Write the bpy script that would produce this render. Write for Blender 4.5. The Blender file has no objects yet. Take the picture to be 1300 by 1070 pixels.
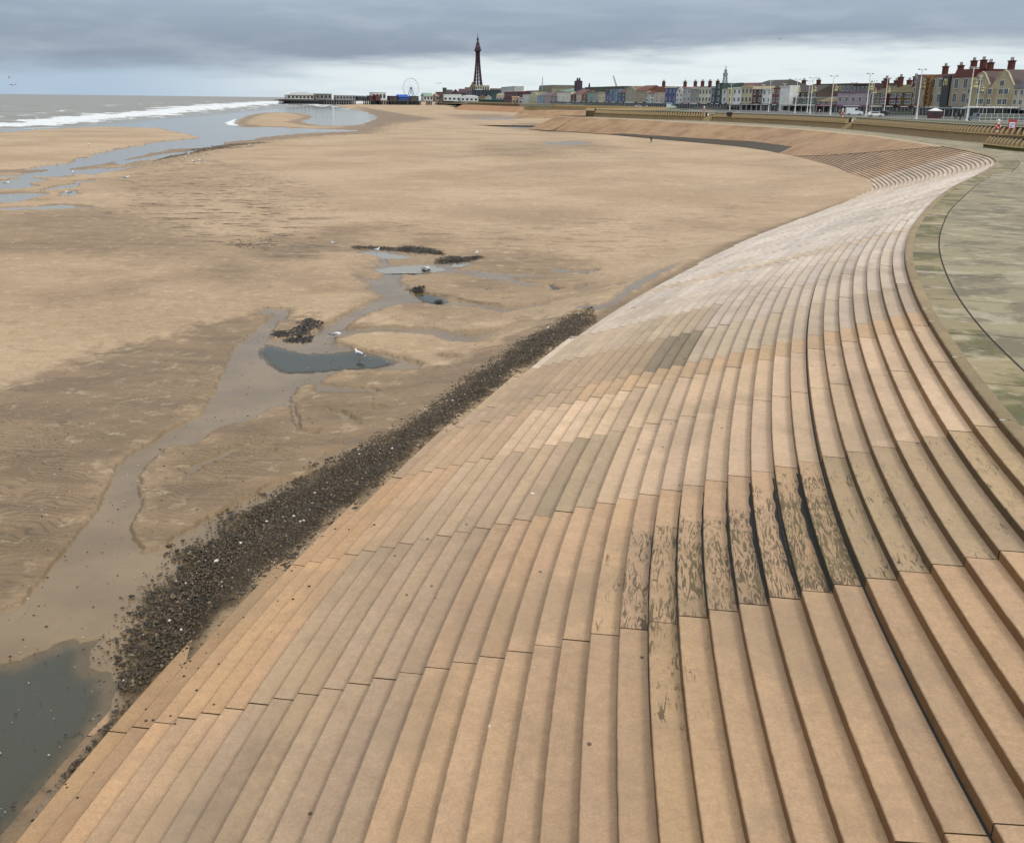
import bpy, math, random
import numpy as np
random.seed(7); rng = np.random.default_rng(7)
SC = bpy.context.scene; COL = SC.collection
R = math.radians
# ------------------------------------------------------------------ camera
F = 1200.; PX = 650.; PY = 490.; CH = 11.0
roll = 0.0118; pitch = math.atan((490-127)/F)
fw = np.array([0, math.cos(pitch), -math.sin(pitch)]); r0 = np.array([1, 0, 0.]); u0 = np.cross(r0, fw)
rt = math.cos(roll)*r0 + math.sin(roll)*u0; up = -math.sin(roll)*r0 + math.cos(roll)*u0
cam = bpy.data.cameras.new('camera'); co = bpy.data.objects.new('camera', cam); COL.objects.link(co)
from mathutils import Matrix
co.matrix_world = Matrix([[rt[0], up[0], -fw[0], 0], [rt[1], up[1], -fw[1], 0], [rt[2], up[2], -fw[2], CH], [0, 0, 0, 1]])
cam.sensor_fit = 'HORIZONTAL'; cam.sensor_width = 36; cam.lens = 36*F/1300.
cam.shift_y = -45/1300.          # the picture is 1300x1070 with the lens axis at y=490
cam.clip_start = .1; cam.clip_end = 90000
SC.camera = co
SC.render.resolution_x = 1024; SC.render.resolution_y = 842
# ------------------------------------------------------------------ light
SC.view_settings.view_transform = 'Standard'; SC.view_settings.look = 'None'
SC.view_settings.exposure = 0.0; SC.view_settings.gamma = 1
SUN_EL = R(42); SUN_AZ = R(140)      # azimuth clockwise from +Y (behind, to the right)
sun = bpy.data.lights.new('sun', 'SUN'); sun.energy = 1.5; sun.angle = R(14); sun.color = (1, .95, .87)
so = bpy.data.objects.new('sun', sun); COL.objects.link(so)
from mathutils import Vector
sd = Vector((math.sin(SUN_AZ)*math.cos(SUN_EL), math.cos(SUN_AZ)*math.cos(SUN_EL), math.sin(SUN_EL)))
so.rotation_euler = sd.to_track_quat('Z', 'Y').to_euler(); so.location = (0, -20, 60)
# ------------------------------------------------------------------ node helpers
class NT:
    def __init__(s, t): s.t = t; s.n = t.nodes; s.l = t.links
    def new(s, ty, **kw):
        n = s.n.new(ty)
        for k, v in kw.items(): setattr(n, k, v)
        return n
    def put(s, sock, v):
        if v is None: return
        if isinstance(v, bpy.types.NodeSocket): s.l.new(v, sock)
        elif hasattr(sock, 'default_value'):
            try: sock.default_value = v
            except Exception: sock.default_value = (*v, 1) if len(v) == 3 else v
    def math(s, op, a, b=None, c=None, clamp=False):
        n = s.new('ShaderNodeMath', operation=op); n.use_clamp = clamp
        s.put(n.inputs[0], a); s.put(n.inputs[1], b); s.put(n.inputs[2], c); return n.outputs[0]
    def mix(s, f, a, b, bt='MIX'):
        n = s.new('ShaderNodeMix', data_type='RGBA', blend_type=bt); n.clamp_factor = True
        s.put(n.inputs[0], f); s.put(n.inputs[6], a); s.put(n.inputs[7], b); return n.outputs[2]
    def lerp(s, f, a, b):
        n = s.new('ShaderNodeMix', data_type='FLOAT'); s.put(n.inputs[0], f); s.put(n.inputs[2], a); s.put(n.inputs[3], b); return n.outputs[0]
    def step(s, v, a, b, o0=0., o1=1.):
        n = s.new('ShaderNodeMapRange', interpolation_type='SMOOTHSTEP')
        s.put(n.inputs[0], v); s.put(n.inputs[1], a); s.put(n.inputs[2], b); s.put(n.inputs[3], o0); s.put(n.inputs[4], o1); return n.outputs[0]
    def noise(s, vec, scale, detail=4, rough=.55, dist=0., out=0):
        n = s.new('ShaderNodeTexNoise'); s.put(n.inputs['Vector'], vec); s.put(n.inputs['Scale'], scale)
        n.inputs['Detail'].default_value = detail; n.inputs['Roughness'].default_value = rough; n.inputs['Distortion'].default_value = dist
        return n.outputs[out]
    def scale(s, vec, sx, sy, sz=1.):
        n = s.new('ShaderNodeMapping'); s.put(n.inputs['Vector'], vec); n.inputs['Scale'].default_value = (sx, sy, sz); return n.outputs[0]
    def attr(s, name, out='Fac'):
        n = s.new('ShaderNodeAttribute', attribute_name=name); return n.outputs[out]
    def coord(s, o='Object'): return s.new('ShaderNodeTexCoord').outputs[o]
    def bump(s, h, strength, dist, normal=None):
        n = s.new('ShaderNodeBump'); s.put(n.inputs['Height'], h); n.inputs['Strength'].default_value = strength; n.inputs['Distance'].default_value = dist
        if normal is not None: s.l.new(normal, n.inputs['Normal'])
        return n.outputs[0]
def new_mat(name):
    m = bpy.data.materials.new(name); m.use_nodes = True; m.node_tree.nodes.clear()
    t = NT(m.node_tree); b = t.new('ShaderNodeBsdfPrincipled'); o = t.new('ShaderNodeOutputMaterial'); t.l.new(b.outputs[0], o.inputs[0])
    return m, t, b
def s2l(c):
    return tuple((x/255/12.92 if x/255 <= .04045 else ((x/255+.055)/1.055)**2.4) for x in c)
_mc = {}
def paint(name, c, rough=.6, var=.25, nscale=.6, metal=0.):
    """plain weathered surface: base colour with dirt variation"""
    if name in _mc: return _mc[name]
    m, t, b = new_mat(name); v = t.coord()
    n = t.noise(v, nscale, 5, .6); n2 = t.noise(t.scale(v, 6, 6, .8), nscale, 3)
    f = t.math('MULTIPLY_ADD', n, var*1.2, 1-var*.6); f = t.math('MULTIPLY', f, t.math('MULTIPLY_ADD', n2, var*.8, 1-var*.4))
    cc = t.mix(1., (*c, 1), f, 'MULTIPLY')
    t.put(b.inputs['Base Color'], cc); b.inputs['Roughness'].default_value = rough; b.inputs['Metallic'].default_value = metal
    _mc[name] = m; return m
# ------------------------------------------------------------------ sky (overcast, brighter near the horizon to the right)
w = bpy.data.worlds.new('World'); SC.world = w; w.use_nodes = True; w.node_tree.nodes.clear(); t = NT(w.node_tree)
d = t.coord('Generated'); sp = t.new('ShaderNodeSeparateXYZ'); t.l.new(d, sp.inputs[0]); dx, dy, dz = sp.outputs
az = t.math('ARCTAN2', dx, dy)
el = t.math('MAXIMUM', dz, 0.)
cv = t.new('ShaderNodeCombineXYZ'); t.put(cv.inputs[0], t.math('MULTIPLY', az, 3.2)); t.put(cv.inputs[1], t.math('MULTIPLY', el, 26.)); sky_v = cv.outputs[0]
n1 = t.noise(sky_v, 1.1, 5, .5, .3); n2 = t.noise(sky_v, 3.2, 5, .55, .2); n3 = t.noise(t.scale(sky_v, 1, .6), 2.2, 5, .55, .3)
edge = t.step(az, -.42, .40, .018, .043)
rag = t.math('ADD', t.math('MULTIPLY_ADD', n1, .036, -.018), t.math('MULTIPLY_ADD', n2, .020, -.010))
k = t.math('SUBTRACT', t.math('ADD', el, rag), edge)
up_ = t.step(k, -.002, .022)
dark = t.mix(t.step(el, .035, .11), (*s2l((141, 155, 174)), 1), (*s2l((168, 183, 199)), 1))
dark = t.mix(t.math('MULTIPLY', t.step(n3, .42, .75), .45), dark, (*s2l((196, 208, 219)), 1))
dark = t.mix(t.math('MULTIPLY', t.step(n1, .56, .34), .3), dark, (*s2l((136, 150, 170)), 1))
bright = t.mix(t.step(az, -.42, -.12), (*s2l((176, 198, 219)), 1), (*s2l((232, 242, 245)), 1))
bright = t.mix(t.math('MULTIPLY', t.step(n2, .45, .72), .35), bright, (*s2l((190, 206, 218)), 1))
c = t.mix(up_, bright, dark)
c = t.mix(t.step(el, .14, .75), c, (1.22, 1.27, 1.34, 1))
sky = t.new('ShaderNodeTexSky'); sky.sky_type = 'NISHITA'; sky.sun_disc = False; sky.sun_elevation = SUN_EL; sky.sun_rotation = SUN_AZ
sk = t.mix(1., sky.outputs[0], (.1, .1, .1, 1), 'MULTIPLY')
c = t.mix(.06, c, sk)
bg = t.new('ShaderNodeBackground'); t.put(bg.inputs[0], c); bg.inputs[1].default_value = 1.0
o = t.new('ShaderNodeOutputWorld'); t.l.new(bg.outputs[0], o.inputs[0])
# ------------------------------------------------------------------ geometry helpers
def bp(x, y, z=0.):
    dd = fw + (x-PX)/F*rt - (y-PY)/F*up
    return np.array([0, 0, CH]) + dd*(z-CH)/dd[2]
def at(x, y, Y):
    dd = fw + (x-PX)/F*rt - (y-PY)/F*up
    return np.array([0, 0, CH]) + dd*(Y/dd[1])
class MB:
    def __init__(s): s.v = []; s.f = []; s.m = []
    def face(s, pts, m=0):
        i = len(s.v); s.v += [tuple(map(float, p)) for p in pts]; s.f.append(tuple(range(i, i+len(pts)))); s.m.append(m)
    def box(s, c, d, rz=0., m=0, taper=1.):
        """centre of the base, full sizes"""
        i = len(s.v); cs, sn = math.cos(rz), math.sin(rz)
        for z, k in ((0, 1.), (d[2], taper)):
            for a, b in ((-1, -1), (1, -1), (1, 1), (-1, 1)):
                X, Y = a*d[0]/2*k, b*d[1]/2*k; s.v.append((c[0]+X*cs-Y*sn, c[1]+X*sn+Y*cs, c[2]+z))
        for q in ((3, 2, 1, 0), (4, 5, 6, 7), (0, 1, 5, 4), (1, 2, 6, 5), (2, 3, 7, 6), (3, 0, 4, 7)):
            s.f.append(tuple(i+j for j in q)); s.m.append(m)
    def tube(s, a, b, r1, r2=None, n=6, m=0, cap=True):
        r2 = r1 if r2 is None else r2; a = np.array(a, float); b = np.array(b, float); ax = b-a; L = np.linalg.norm(ax)
        if L < 1e-6: return
        ax /= L; e = np.array([0, 0, 1.]) if abs(ax[2]) < .9 else np.array([1., 0, 0]); p = np.cross(ax, e); p /= np.linalg.norm(p); q = np.cross(ax, p)
        i = len(s.v)
        for c, rr in ((a, r1), (b, r2)):
            for j in range(n):
                th = 2*math.pi*j/n; s.v.append(tuple(c+rr*(math.cos(th)*p+math.sin(th)*q)))
        for j in range(n):
            s.f.append((i+j, i+n+j, i+n+(j+1) % n, i+(j+1) % n)); s.m.append(m)
        if cap: s.f.append(tuple(i+j for j in range(n))); s.m.append(m); s.f.append(tuple(i+n+j for j in reversed(range(n)))); s.m.append(m)
    def lathe(s, c, prof, n=12, m=0):
        i = len(s.v)
        for rr, z in prof:
            for j in range(n):
                th = 2*math.pi*j/n; s.v.append((c[0]+rr*math.cos(th), c[1]+rr*math.sin(th), c[2]+z))
        for a in range(len(prof)-1):
            for j in range(n):
                s.f.append((i+a*n+j, i+a*n+(j+1) % n, i+(a+1)*n+(j+1) % n, i+(a+1)*n+j)); s.m.append(m)
    def prism(s, pts, a, b, m=0):
        """closed 2D outline pts (list of 3D in plane) extruded by vector b-a"""
        d = np.array(b, float)-np.array(a, float); i = len(s.v); n = len(pts)
        for p in pts: s.v.append(tuple(np.array(p, float)+a))
        for p in pts: s.v.append(tuple(np.array(p, float)+a+d))
        s.f.append(tuple(i+j for j in reversed(range(n)))); s.m.append(m); s.f.append(tuple(i+n+j for j in range(n))); s.m.append(m)
        for j in range(n): s.f.append((i+j, i+(j+1) % n, i+n+(j+1) % n, i+n+j)); s.m.append(m)
    def build(s, name, mats, parent=None, smooth=False):
        me = bpy.data.meshes.new(name); me.from_pydata(s.v, [], s.f); me.update()
        if not isinstance(mats, (list, tuple)): mats = [mats]
        for mt in mats: me.materials.append(mt)
        if len(mats) > 1: me.polygons.foreach_set('material_index', s.m)
        if smooth: me.polygons.foreach_set('use_smooth', [True]*len(s.f))
        o = bpy.data.objects.new(name, me); COL.objects.link(o); o.parent = parent
        return o
def tag(o, label=None, cat=None, group=None, kind=None):
    if label: o['label'] = label
    if cat: o['category'] = cat
    if group: o['group'] = group
    if kind: o['kind'] = kind
    return o
def thing(name, loc, rz, label, cat, group=None):
    o = bpy.data.objects.new(name, None); COL.objects.link(o); o.location = loc; o.rotation_euler = (0, 0, rz); o.empty_display_size = .3
    return tag(o, label, cat, group)
def copy_thing(src, loc, rz, label=None, scale=None):
    r = src.copy(); COL.objects.link(r); r.location = loc; r.rotation_euler = (0, 0, rz)
    if scale is not None: r.scale = (scale,)*3
    if label: r['label'] = label
    for ch in list(src.children):
        c = ch.copy(); COL.objects.link(c); c.parent = r
        for g in list(ch.children):
            d = g.copy(); COL.objects.link(d); d.parent = c
    return r
def big_mesh(name, V, Q, mats, attrs=None, smooth=True, parent=None):
    """numpy mesh of quads"""
    me = bpy.data.meshes.new(name); V = np.ascontiguousarray(V, np.float32); Q = np.ascontiguousarray(Q, np.int32); nf = len(Q)
    me.vertices.add(len(V)); me.vertices.foreach_set('co', V.ravel()); me.loops.add(nf*Q.shape[1]); me.loops.foreach_set('vertex_index', Q.ravel())
    me.polygons.add(nf); me.polygons.foreach_set('loop_start', np.arange(nf, dtype=np.int32)*Q.shape[1])
    me.update(calc_edges=True)
    if smooth: me.polygons.foreach_set('use_smooth', np.ones(nf, bool))
    for k, a in (attrs or {}).items():
        at_ = me.attributes.new(k, 'FLOAT', 'POINT'); at_.data.foreach_set('value', np.ascontiguousarray(a, np.float32))
    for mt in (mats if isinstance(mats, (list, tuple)) else [mats]): me.materials.append(mt)
    o = bpy.data.objects.new(name, me); COL.objects.link(o); o.parent = parent; return o
def sstep(x, a, b):
    u = np.clip((x-a)/(b-a), 0, 1); return u*u*(3-2*u)
def vnoise(X, Y, scale, seed, octaves=4):
    """smooth value noise in about -1..1"""
    out = np.zeros_like(X); amp = 1.; tot = 0
    for o_ in range(octaves):
        g = np.random.default_rng(seed+o_).uniform(-1, 1, (256, 256)); x = X/scale*2**o_+17.3*o_; y = Y/scale*2**o_+5.1*o_
        xi = np.floor(x).astype(int); yi = np.floor(y).astype(int); fx = x-xi; fy = y-yi; fx = fx*fx*(3-2*fx); fy = fy*fy*(3-2*fy)
        a = g[xi % 256, yi % 256]; b = g[(xi+1) % 256, yi % 256]; c_ = g[xi % 256, (yi+1) % 256]; d_ = g[(xi+1) % 256, (yi+1) % 256]
        out += amp*((a*(1-fx)+b*fx)*(1-fy)+(c_*(1-fx)+d_*fx)*fy); tot += amp; amp *= .5
    return out/tot*1.6
# ------------------------------------------------------------------ plan of the stepped revetment: top edge curve, offset to seaward
TREAD = .447; RISE = .148; NS = 36; ZT = NS*RISE
TP = np.array([(7.35,-14),(7.45,-4),(7.65,5),(8.25,12.4),(9.22,17.25),(9.74,19.21),(10.38,21.54),(11.1,24.29),(12.04,27.54),(13.4,31.59),(15.4,37.36),(17.3,41.71),(19.75,47.16),(22.65,52.97),(27.6,62.54),(32.3,70.86),(36.7,78.04),(42.,86.73),(50.32,101.2),(55.04,112.0),(58.9,126.5),(64.93,159.69),(67.6,185),(67.4,215),(63.6,245.),(54.0,278),(41.3,320.2),(22.2,359.5)])
def resample(C, ds):
    C = np.asarray(C, float); d_ = np.r_[0, np.cumsum(np.linalg.norm(np.diff(C, axis=0), axis=1))]; s = np.arange(0, d_[-1], ds)
    return np.stack([np.interp(s, d_, C[:, 0]), np.interp(s, d_, C[:, 1])], 1)
def smooth_curve(P, ds=.25, w_m=3.):
    C = resample(P, ds); w_ = int(w_m/ds); ker = np.ones(2*w_+1)/(2*w_+1)
    for _ in range(3):
        E_ = np.vstack([C[0]+(C[0]-C[1])*np.arange(w_, 0, -1)[:, None], C, C[-1]+(C[-1]-C[-2])*np.arange(1, w_+1)[:, None]])
        C = np.stack([np.convolve(E_[:, i], ker, 'valid') for i in (0, 1)], 1)
    return resample(C, ds)
CV = smooth_curve(TP); DV = np.gradient(CV, axis=0); DV /= np.linalg.norm(DV, axis=1)[:, None]; NV = np.stack([-DV[:, 1], DV[:, 0]], 1)
for _ in range(6): NV[1:-1] = (NV[:-2]+NV[1:-1]+NV[2:])/3
NV /= np.linalg.norm(NV, axis=1)[:, None]
SMAX = (len(CV)-1)*.25
def cpt(s, v):
    """plan point at arc length s, v metres seaward of the top edge"""
    s = np.clip(np.asarray(s, float), 0, SMAX-.001)/.25; i = s.astype(int); f_ = (s-i)[..., None]
    p = CV[i]*(1-f_)+CV[np.minimum(i+1, len(CV)-1)]*f_; n = NV[i]*(1-f_)+NV[np.minimum(i+1, len(CV)-1)]*f_
    return p+n*np.asarray(v, float)[..., None]
def toe_z(s): return np.interp(s, [0, 18, 23, 26, 30, 34, 40, 52, 65, 82, 105, 128, 138, 146, 170, 198, 225, 262, 300, 340, 380], [-.12, -.1, .02, .12, .28, .45, .58, .9, 1.0, .74, .3, .5, 1.15, 1.35, 1.2, 1.08, 1.05, .7, .55, .45, .4])
# curve coordinates on a coarse grid (metres), then bilinear lookups
GX = np.arange(-70, 110, 1.); GY = np.arange(-30, 430, 1.)
gx, gy = np.meshgrid(GX, GY, indexing='ij'); P_ = np.stack([gx.ravel(), gy.ravel()], 1); GS = np.zeros(len(P_)); GV = np.zeros(len(P_))
for i0 in range(0, len(P_), 20000):
    q = P_[i0:i0+20000]; dd = (q[:, None, 0]-CV[None, ::4, 0])**2+(q[:, None, 1]-CV[None, ::4, 1])**2; j = dd.argmin(1)*4
    for rep in range(2):
        t_ = ((q-CV[j])*DV[j]).sum(1); j = np.clip(j+np.round(t_/.25).astype(int), 0, len(CV)-1)
    GS[i0:i0+20000] = j*.25; GV[i0:i0+20000] = ((q-CV[j])*NV[j]).sum(1)
GS = GS.reshape(gx.shape); GV = GV.reshape(gx.shape)
def curve_coords(X, Y):
    x = np.clip(X+70, 0, len(GX)-1.001); y = np.clip(Y+30, 0, len(GY)-1.001); i = x.astype(int); j = y.astype(int); a = x-i; b = y-j
    def L(G): return (G[i, j]*(1-a)+G[i+1, j]*a)*(1-b)+(G[i, j+1]*(1-a)+G[i+1, j+1]*a)*b
    ins = (X > -69) & (X < 108) & (Y > -29) & (Y < 428)
    return L(GS), np.where(ins, L(GV), 200.)
def poly_sd(X, Y, P):
    """signed distance to polygon in plan, positive inside"""
    P = np.asarray(P, float); x0, y0 = P.min(0)-30; x1, y1 = P.max(0)+30; out = np.full(X.shape, -30.); m = (X > x0) & (X < x1) & (Y > y0) & (Y < y1)
    x = X[m]; y = Y[m]; best = np.full(x.shape, 1e18); ins = np.zeros(x.shape, bool)
    for a, b in zip(P, np.roll(P, -1, 0)):
        e = b-a; L2 = max(e@e, 1e-12); tt = np.clip(((x-a[0])*e[0]+(y-a[1])*e[1])/L2, 0, 1)
        best = np.minimum(best, (x-a[0]-tt*e[0])**2+(y-a[1]-tt*e[1])**2)
        c_ = ((a[1] > y) != (b[1] > y)); xx = a[0]+(y-a[1])*(e[0])/(e[1] if abs(e[1]) > 1e-12 else 1e-12); ins ^= c_ & (x < xx)
    out[m] = np.where(ins, 1, -1)*np.sqrt(best); return out
def plan(px, z=0.): return [tuple(bp(x, y, z)[:2]) for x, y in px]
SHORE = [(-900,196),(0,216),(40,215.5),(60,214),(80,211),(100,208.5),(130,203.5),(165,197),(200,191.5),(225,188.5),(250,189),(300,180),(343,173),(398,169),(454,166),(400,163.6),(340,161.6),(310,162),(303,160),(296,156),(310,148),(329,144),(355,142.6),(379,144),(401,148),(385,156),(405,159.5),(426,160),(454,160),(479,149),(459,141),(432,137),(424,134.2),(450,132.2),(470,130.5),(476,128.2)]
SHP = plan(SHORE)+[(-1500, 9000), (-9000, 9000), (-9000, 60)]
BAR = plan([(-600,196),(0,168.5),(60,164),(130,161),(200,163),(245,172),(262,175.5),(225,178),(190,182),(150,191),(100,203),(60,211),(0,219),(-600,262)])
CHAN = [(0,776),(30,766),(62,720),(92,683),(120,652),(135,622),(148,592),(172,575),(195,560),(200,554),(228,540),(255,527),(269,499),(291,463),(319,440),(344,433),(400,427),(410,416),(435,403),(466,388),(490,378),(468,368),(474,360),(488,350),(472,344),(484,336),(482,328),(454,322),(478,317),(528,326),(492,329),(491,337),(540,336),(570,333),(596,333),(600,336),(576,343),(592,345),(616,347),(640,353),(640,357),(620,355),(592,348),(560,347),(536,350),(508,350),(510,360),(520,369),(528,371),(560,377),(570,383),(600,387),(626,391),(640,393),(660,392),(700,384),(730,380),(733,376),(728,369),(740,364),(752,366),(756,371),(770,374),(768,376),(745,378),(742,380),(765,382),(769,385),(740,385),(700,388),(665,397),(640,400),(626,397),(596,390),(556,387),(540,385),(504,387),(480,395),(460,403),(440,414),(435,420),(476,418),(532,417),(560,420),(592,424),(640,421),(658,418),(660,408),(670,411),(668,418),(690,422),(672,426),(647,430),(626,435),(623,441),(593,439),(568,436),(552,430),(532,425),(472,423),(450,426),(428,430),(426,436),(434,442),(460,446),(492,453),(520,460),(536,466),(528,472),(480,471),(434,472),(416,479),(405,488),(377,492),(374,503),(366,518),(344,521),(319,535),(283,546),(241,568),(215,569),(186,600),(177,618),(183,643),(181,652),(171,672),(175,683),(185,701),(209,694),(243,671),(262,658),(311,637),(338,620),(366,610),(402,602),(413,578),(435,572),(445,560),(513,538),(600,520),(420,700),(260,860),(90,1060),(-60,1300),(-400,1300),(-400,880)]
EXTRA = [[(405,488),(430,491),(470,496),(482,501),(440,500),(400,498)],[(414,520),(430,522),(446,531),(462,543),(444,541),(428,533)],[(292,462),(304,440),(324,422),(345,406),(352,399),(366,397),(360,404),(352,412),(345,422),(338,434),(322,440),(310,470)],[(328,397),(340,393),(362,395),(350,400),(336,401)],[(640,353),(652,354),(668,360),(690,362),(668,363),(648,358)],[(690,423),(720,424),(738,421),(736,426),(712,428),(690,426)],[(560,455),(600,459),(640,452),(668,440),(640,458),(596,464)],[(470,520),(500,524),(530,520),(512,528),(480,527)],[(230,600),(262,585),(300,570),(330,566),(300,576),(262,592),(236,606)],[(455,352),(470,356),(488,362),(470,361)],[(548,470),(575,476),(590,486),(566,482)],[(700,341),(730,345),(760,343),(735,348),(704,345)],[(600,345),(640,349),(690,351),(640,352),(606,350)]]
BR2 = [(368,505),(377,518),(385,533),(384,548),(408,553),(402,557),(378,553),(374,540),(372,525),(362,512)]
POOLS = [[(327,446),(338,436),(352,440),(366,444),(392,449),(416,449),(449,445),(477,451),(507,460),(490,465),(477,468),(440,470),(410,472),(366,474),(352,470),(341,463)],
 [(456,322),(476,319.5),(492,322),(528,326),(515,329),(480,328)], [(476,343),(500,338.5),(545,336.5),(566,342),(545,347),(520,350),(486,348)],
 [(522,373),(545,374),(560,378),(571,384),(556,386.5),(536,383)], [(600,336),(596,333.5),(570,334),(580,339)],
 [(-400,900),(-40,856),(0,842),(24,838),(45,828),(60,822),(75,812),(92,808),(104,812),(128,808),(118,830),(115,848),(136,852),(150,872),(140,915),(60,1010),(-40,1180),(-400,1300)],
 [(693,362),(702,361),(713,366),(716,370),(702,369)], [(677,402),(690,401),(694,404),(682,405)], [(728,404),(742,405),(758,410),(775,401),(792,386),(830,362),(862,347),(850,360),(800,392),(770,416),(752,415),(732,410)],
 [(780,374),(790,373),(795,377),(786,379)],[(393,549),(405,547),(408,551),(396,552)],[(340,573),(352,572),(355,575),(344,577)],[(632,377),(645,376),(650,378),(640,380)],[(612,368),(622,366),(625,368),(615,370)]]
STRIPS = [[(-60,232),(0,229),(26,226),(56,226),(66,229),(40,233),(44,237),(20,240),(-60,244)],[(60,237),(100,233),(92,239),(62,242)],[(70,247),(86,244),(110,246),(90,250),(70,250)],[(-40,249),(0,247),(40,244),(60,246),(50,251),(26,257),(-40,258)],[(-60,265),(0,263),(60,260),(86,258),(96,262),(122,264),(90,266),(20,266),(-60,269)],[(92,231),(120,229),(118,232),(95,234)],[(60,213),(110,204),(170,192),(225,182),(245,184),(190,195),(140,207),(95,214),(62,219)],[(20,221),(60,217),(95,216),(140,213),(110,221),(60,225),(25,226)],[(150,205),(200,197),(240,192),(262,189),(230,196),(190,203),(150,210)],[(110,218),(150,213),(190,208),(150,217),(112,223)],[(-60,224),(20,223),(60,222),(20,226.5),(-60,228)],
 [(690,184),(725,182),(756,184),(730,187.5),(695,187)],[(676,165.5),(682,164),(690,165),(700,168),(716,169.5),(700,170),(684,168)],[(600,152.2),(640,150.5),(672,150),(660,152.5),(620,154)]]
DAMP = [  # (outline, softness m, strength)
 ([(-300,270),(0,268),(150,262),(260,300),(330,330),(380,372),(330,400),(200,330),(0,325),(-300,340)], 5, .55),
 ([(-400,470),(0,500),(70,470),(150,440),(230,430),(300,420),(330,440),(290,480),(240,540),(150,590),(60,730),(0,800),(-400,900)], 2.2, 1.0),
 ([(200,560),(300,530),(370,500),(470,470),(560,470),(620,500),(560,540),(420,600),(300,650),(180,720),(160,640)], 2.5, .85),
 ([(160,640),(330,520),(470,500),(640,440),(760,400),(700,470),(560,560),(400,650),(250,800),(180,720)], 1.2, .8),
 ([(230,420),(320,400),(400,400),(410,430),(340,450),(280,500),(220,540),(150,580),(200,480)], 1.6, .8),
 ([(450,318),(640,316),(760,330),(780,372),(700,400),(560,440),(480,400),(440,350)], 3, .5),
 ([(540,260),(700,250),(800,262),(760,290),(600,300)], 7, .3), ([(860,235),(1000,232),(1060,250),(960,290),(880,300),(820,330),(790,300)], 6, .22),
 ([(450,135),(475,139),(520,147),(555,152),(500,157),(480,170),(380,176),(300,185),(200,212),(160,215),(250,186),(420,166),(479,150)], 6, .8),
 ([(120,232),(200,212),(330,205),(300,260),(200,270),(130,262)], 6, .3), ([(600,186),(760,180),(800,190),(700,205),(560,200)], 10, .45), ([(650,158),(720,158),(760,168),(700,172),(640,164)], 10, .6), ([(560,146),(640,146),(660,152),(580,152)], 12, .6), ([(900,215),(1000,205),(1080,232),(960,228)],8,.25)]
def sand_h(X, Y, full=True):
    s, v = curve_coords(X, Y); rr = np.hypot(X, Y)
    base = .11+.40*sstep(Y, 85, 150)*sstep(X, -60, 10)+.10*sstep(Y, 90, 220)
    base = base+.05*vnoise(X, Y, 9, 11, 3)*sstep(rr, 20, 60)+.02*vnoise(X, Y, 2.3, 12, 3)
    out = np.clip(v-NS*TREAD*.9, 0, None); bank = toe_z(s)
    k = np.exp(-(out/(1.9+.012*Y.clip(0, 300)+.05*(Y-80).clip(0, 80)))**1.4)*(Y < 425)
    h = base*(1-k)+bank*k
    if full:
        sd = poly_sd(X, Y, SHP); bar = poly_sd(X, Y, BAR)
        wob = 1.6*vnoise(X, Y, 12, 31, 4)*sstep(rr, 60, 200)+1.3*vnoise(X, Y, 3.2, 32, 3)
        sd = np.where(sd > -29.9, sd+wob, np.where(X < -400, sd, sd))
        dist = np.maximum(.004*rr, .6)
        sea_ = sstep(sd, -dist, dist); barm = sstep(bar+wob, -dist, dist)
        h = h*(1-sea_)+(-.5)*sea_; h = h*(1-barm)+(.12+.5*sstep(bar, 0, 22))*barm
        h = np.where(sea_ < .02, h*(.15+.85*sstep(-sd, 0, 16)), h)
    return h
# ---- sand sheet: denser near by (rows follow 1/r), everything in plan metres
yy = [7.2]
while yy[-1] < 4200: r_ = yy[-1]; yy.append(r_+min(1.35*r_*r_/13200, .011*r_))
RR = np.array(yy); TH = np.r_[np.linspace(-75, -44, 60)[:-1], np.linspace(-44, 38, 980), np.linspace(38, 60, 30)[1:]]*math.pi/180
print('sand rows', len(RR), 'cols', len(TH))
Rg, Tg = np.meshgrid(RR, TH, indexing='ij'); X = Rg*np.sin(Tg); Y = Rg*np.cos(Tg)
H0 = sand_h(X, Y)
near = Rg < 150
wx = .10*vnoise(X, Y, .7, 41, 4)+.05*vnoise(X, Y, .16, 42, 2); wy = .16*vnoise(X, Y, .8, 43, 4)+.06*vnoise(X, Y, .2, 44, 2)
XW = X+wx*np.clip(Rg/30, .7, 2.5); YW = Y+wy*np.clip(Rg/30, .7, 4)
ch = np.maximum.reduce([poly_sd(XW, YW, plan(CHAN)), poly_sd(XW, YW, plan(BR2))]+[poly_sd(XW, YW, plan(p_))+.07 for p_ in EXTRA])
S_, V_ = curve_coords(X, Y)
# the channel fades out under the shingle bank along the toe
ch = ch+.14*sstep(Rg, 30, 48)
chm = sstep(ch, -.02, .05+.0022*Rg)*(1-sstep(toe_z(S_)*np.exp(-(np.clip(V_-14.5, 0, None)/2.2)**1.4), .05, .2))
pool = np.full(X.shape, -30.)
for p in POOLS: pool = np.maximum(pool, poly_sd(XW, YW, plan(p)))
for p in STRIPS: pool = np.maximum(pool, poly_sd(X+.6*vnoise(X, Y, 5, 51, 3), Y+1.6*vnoise(X, Y, 4, 52, 3), plan(p))*.6)
poolm = sstep(pool, -.12, .16)
deep = poly_sd(XW, YW, plan(POOLS[5])); 
chg = chm*(1-sstep(H0, .25, .4)); Hh = H0*(1-chg)-.05*(chm-chg)+(.022+.012*vnoise(X, Y, 1.1, 61, 3))*chg
hi_ = sstep(H0, .22, .34); chm = np.maximum(chm, poolm*hi_); poolm = poolm*(1-hi_); Hh = Hh-.05*chm*hi_
Hh = Hh*(1-poolm)+np.where(deep > -.3, -.03-.10*sstep(deep, 0, 2.5), -.05)*poolm
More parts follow.
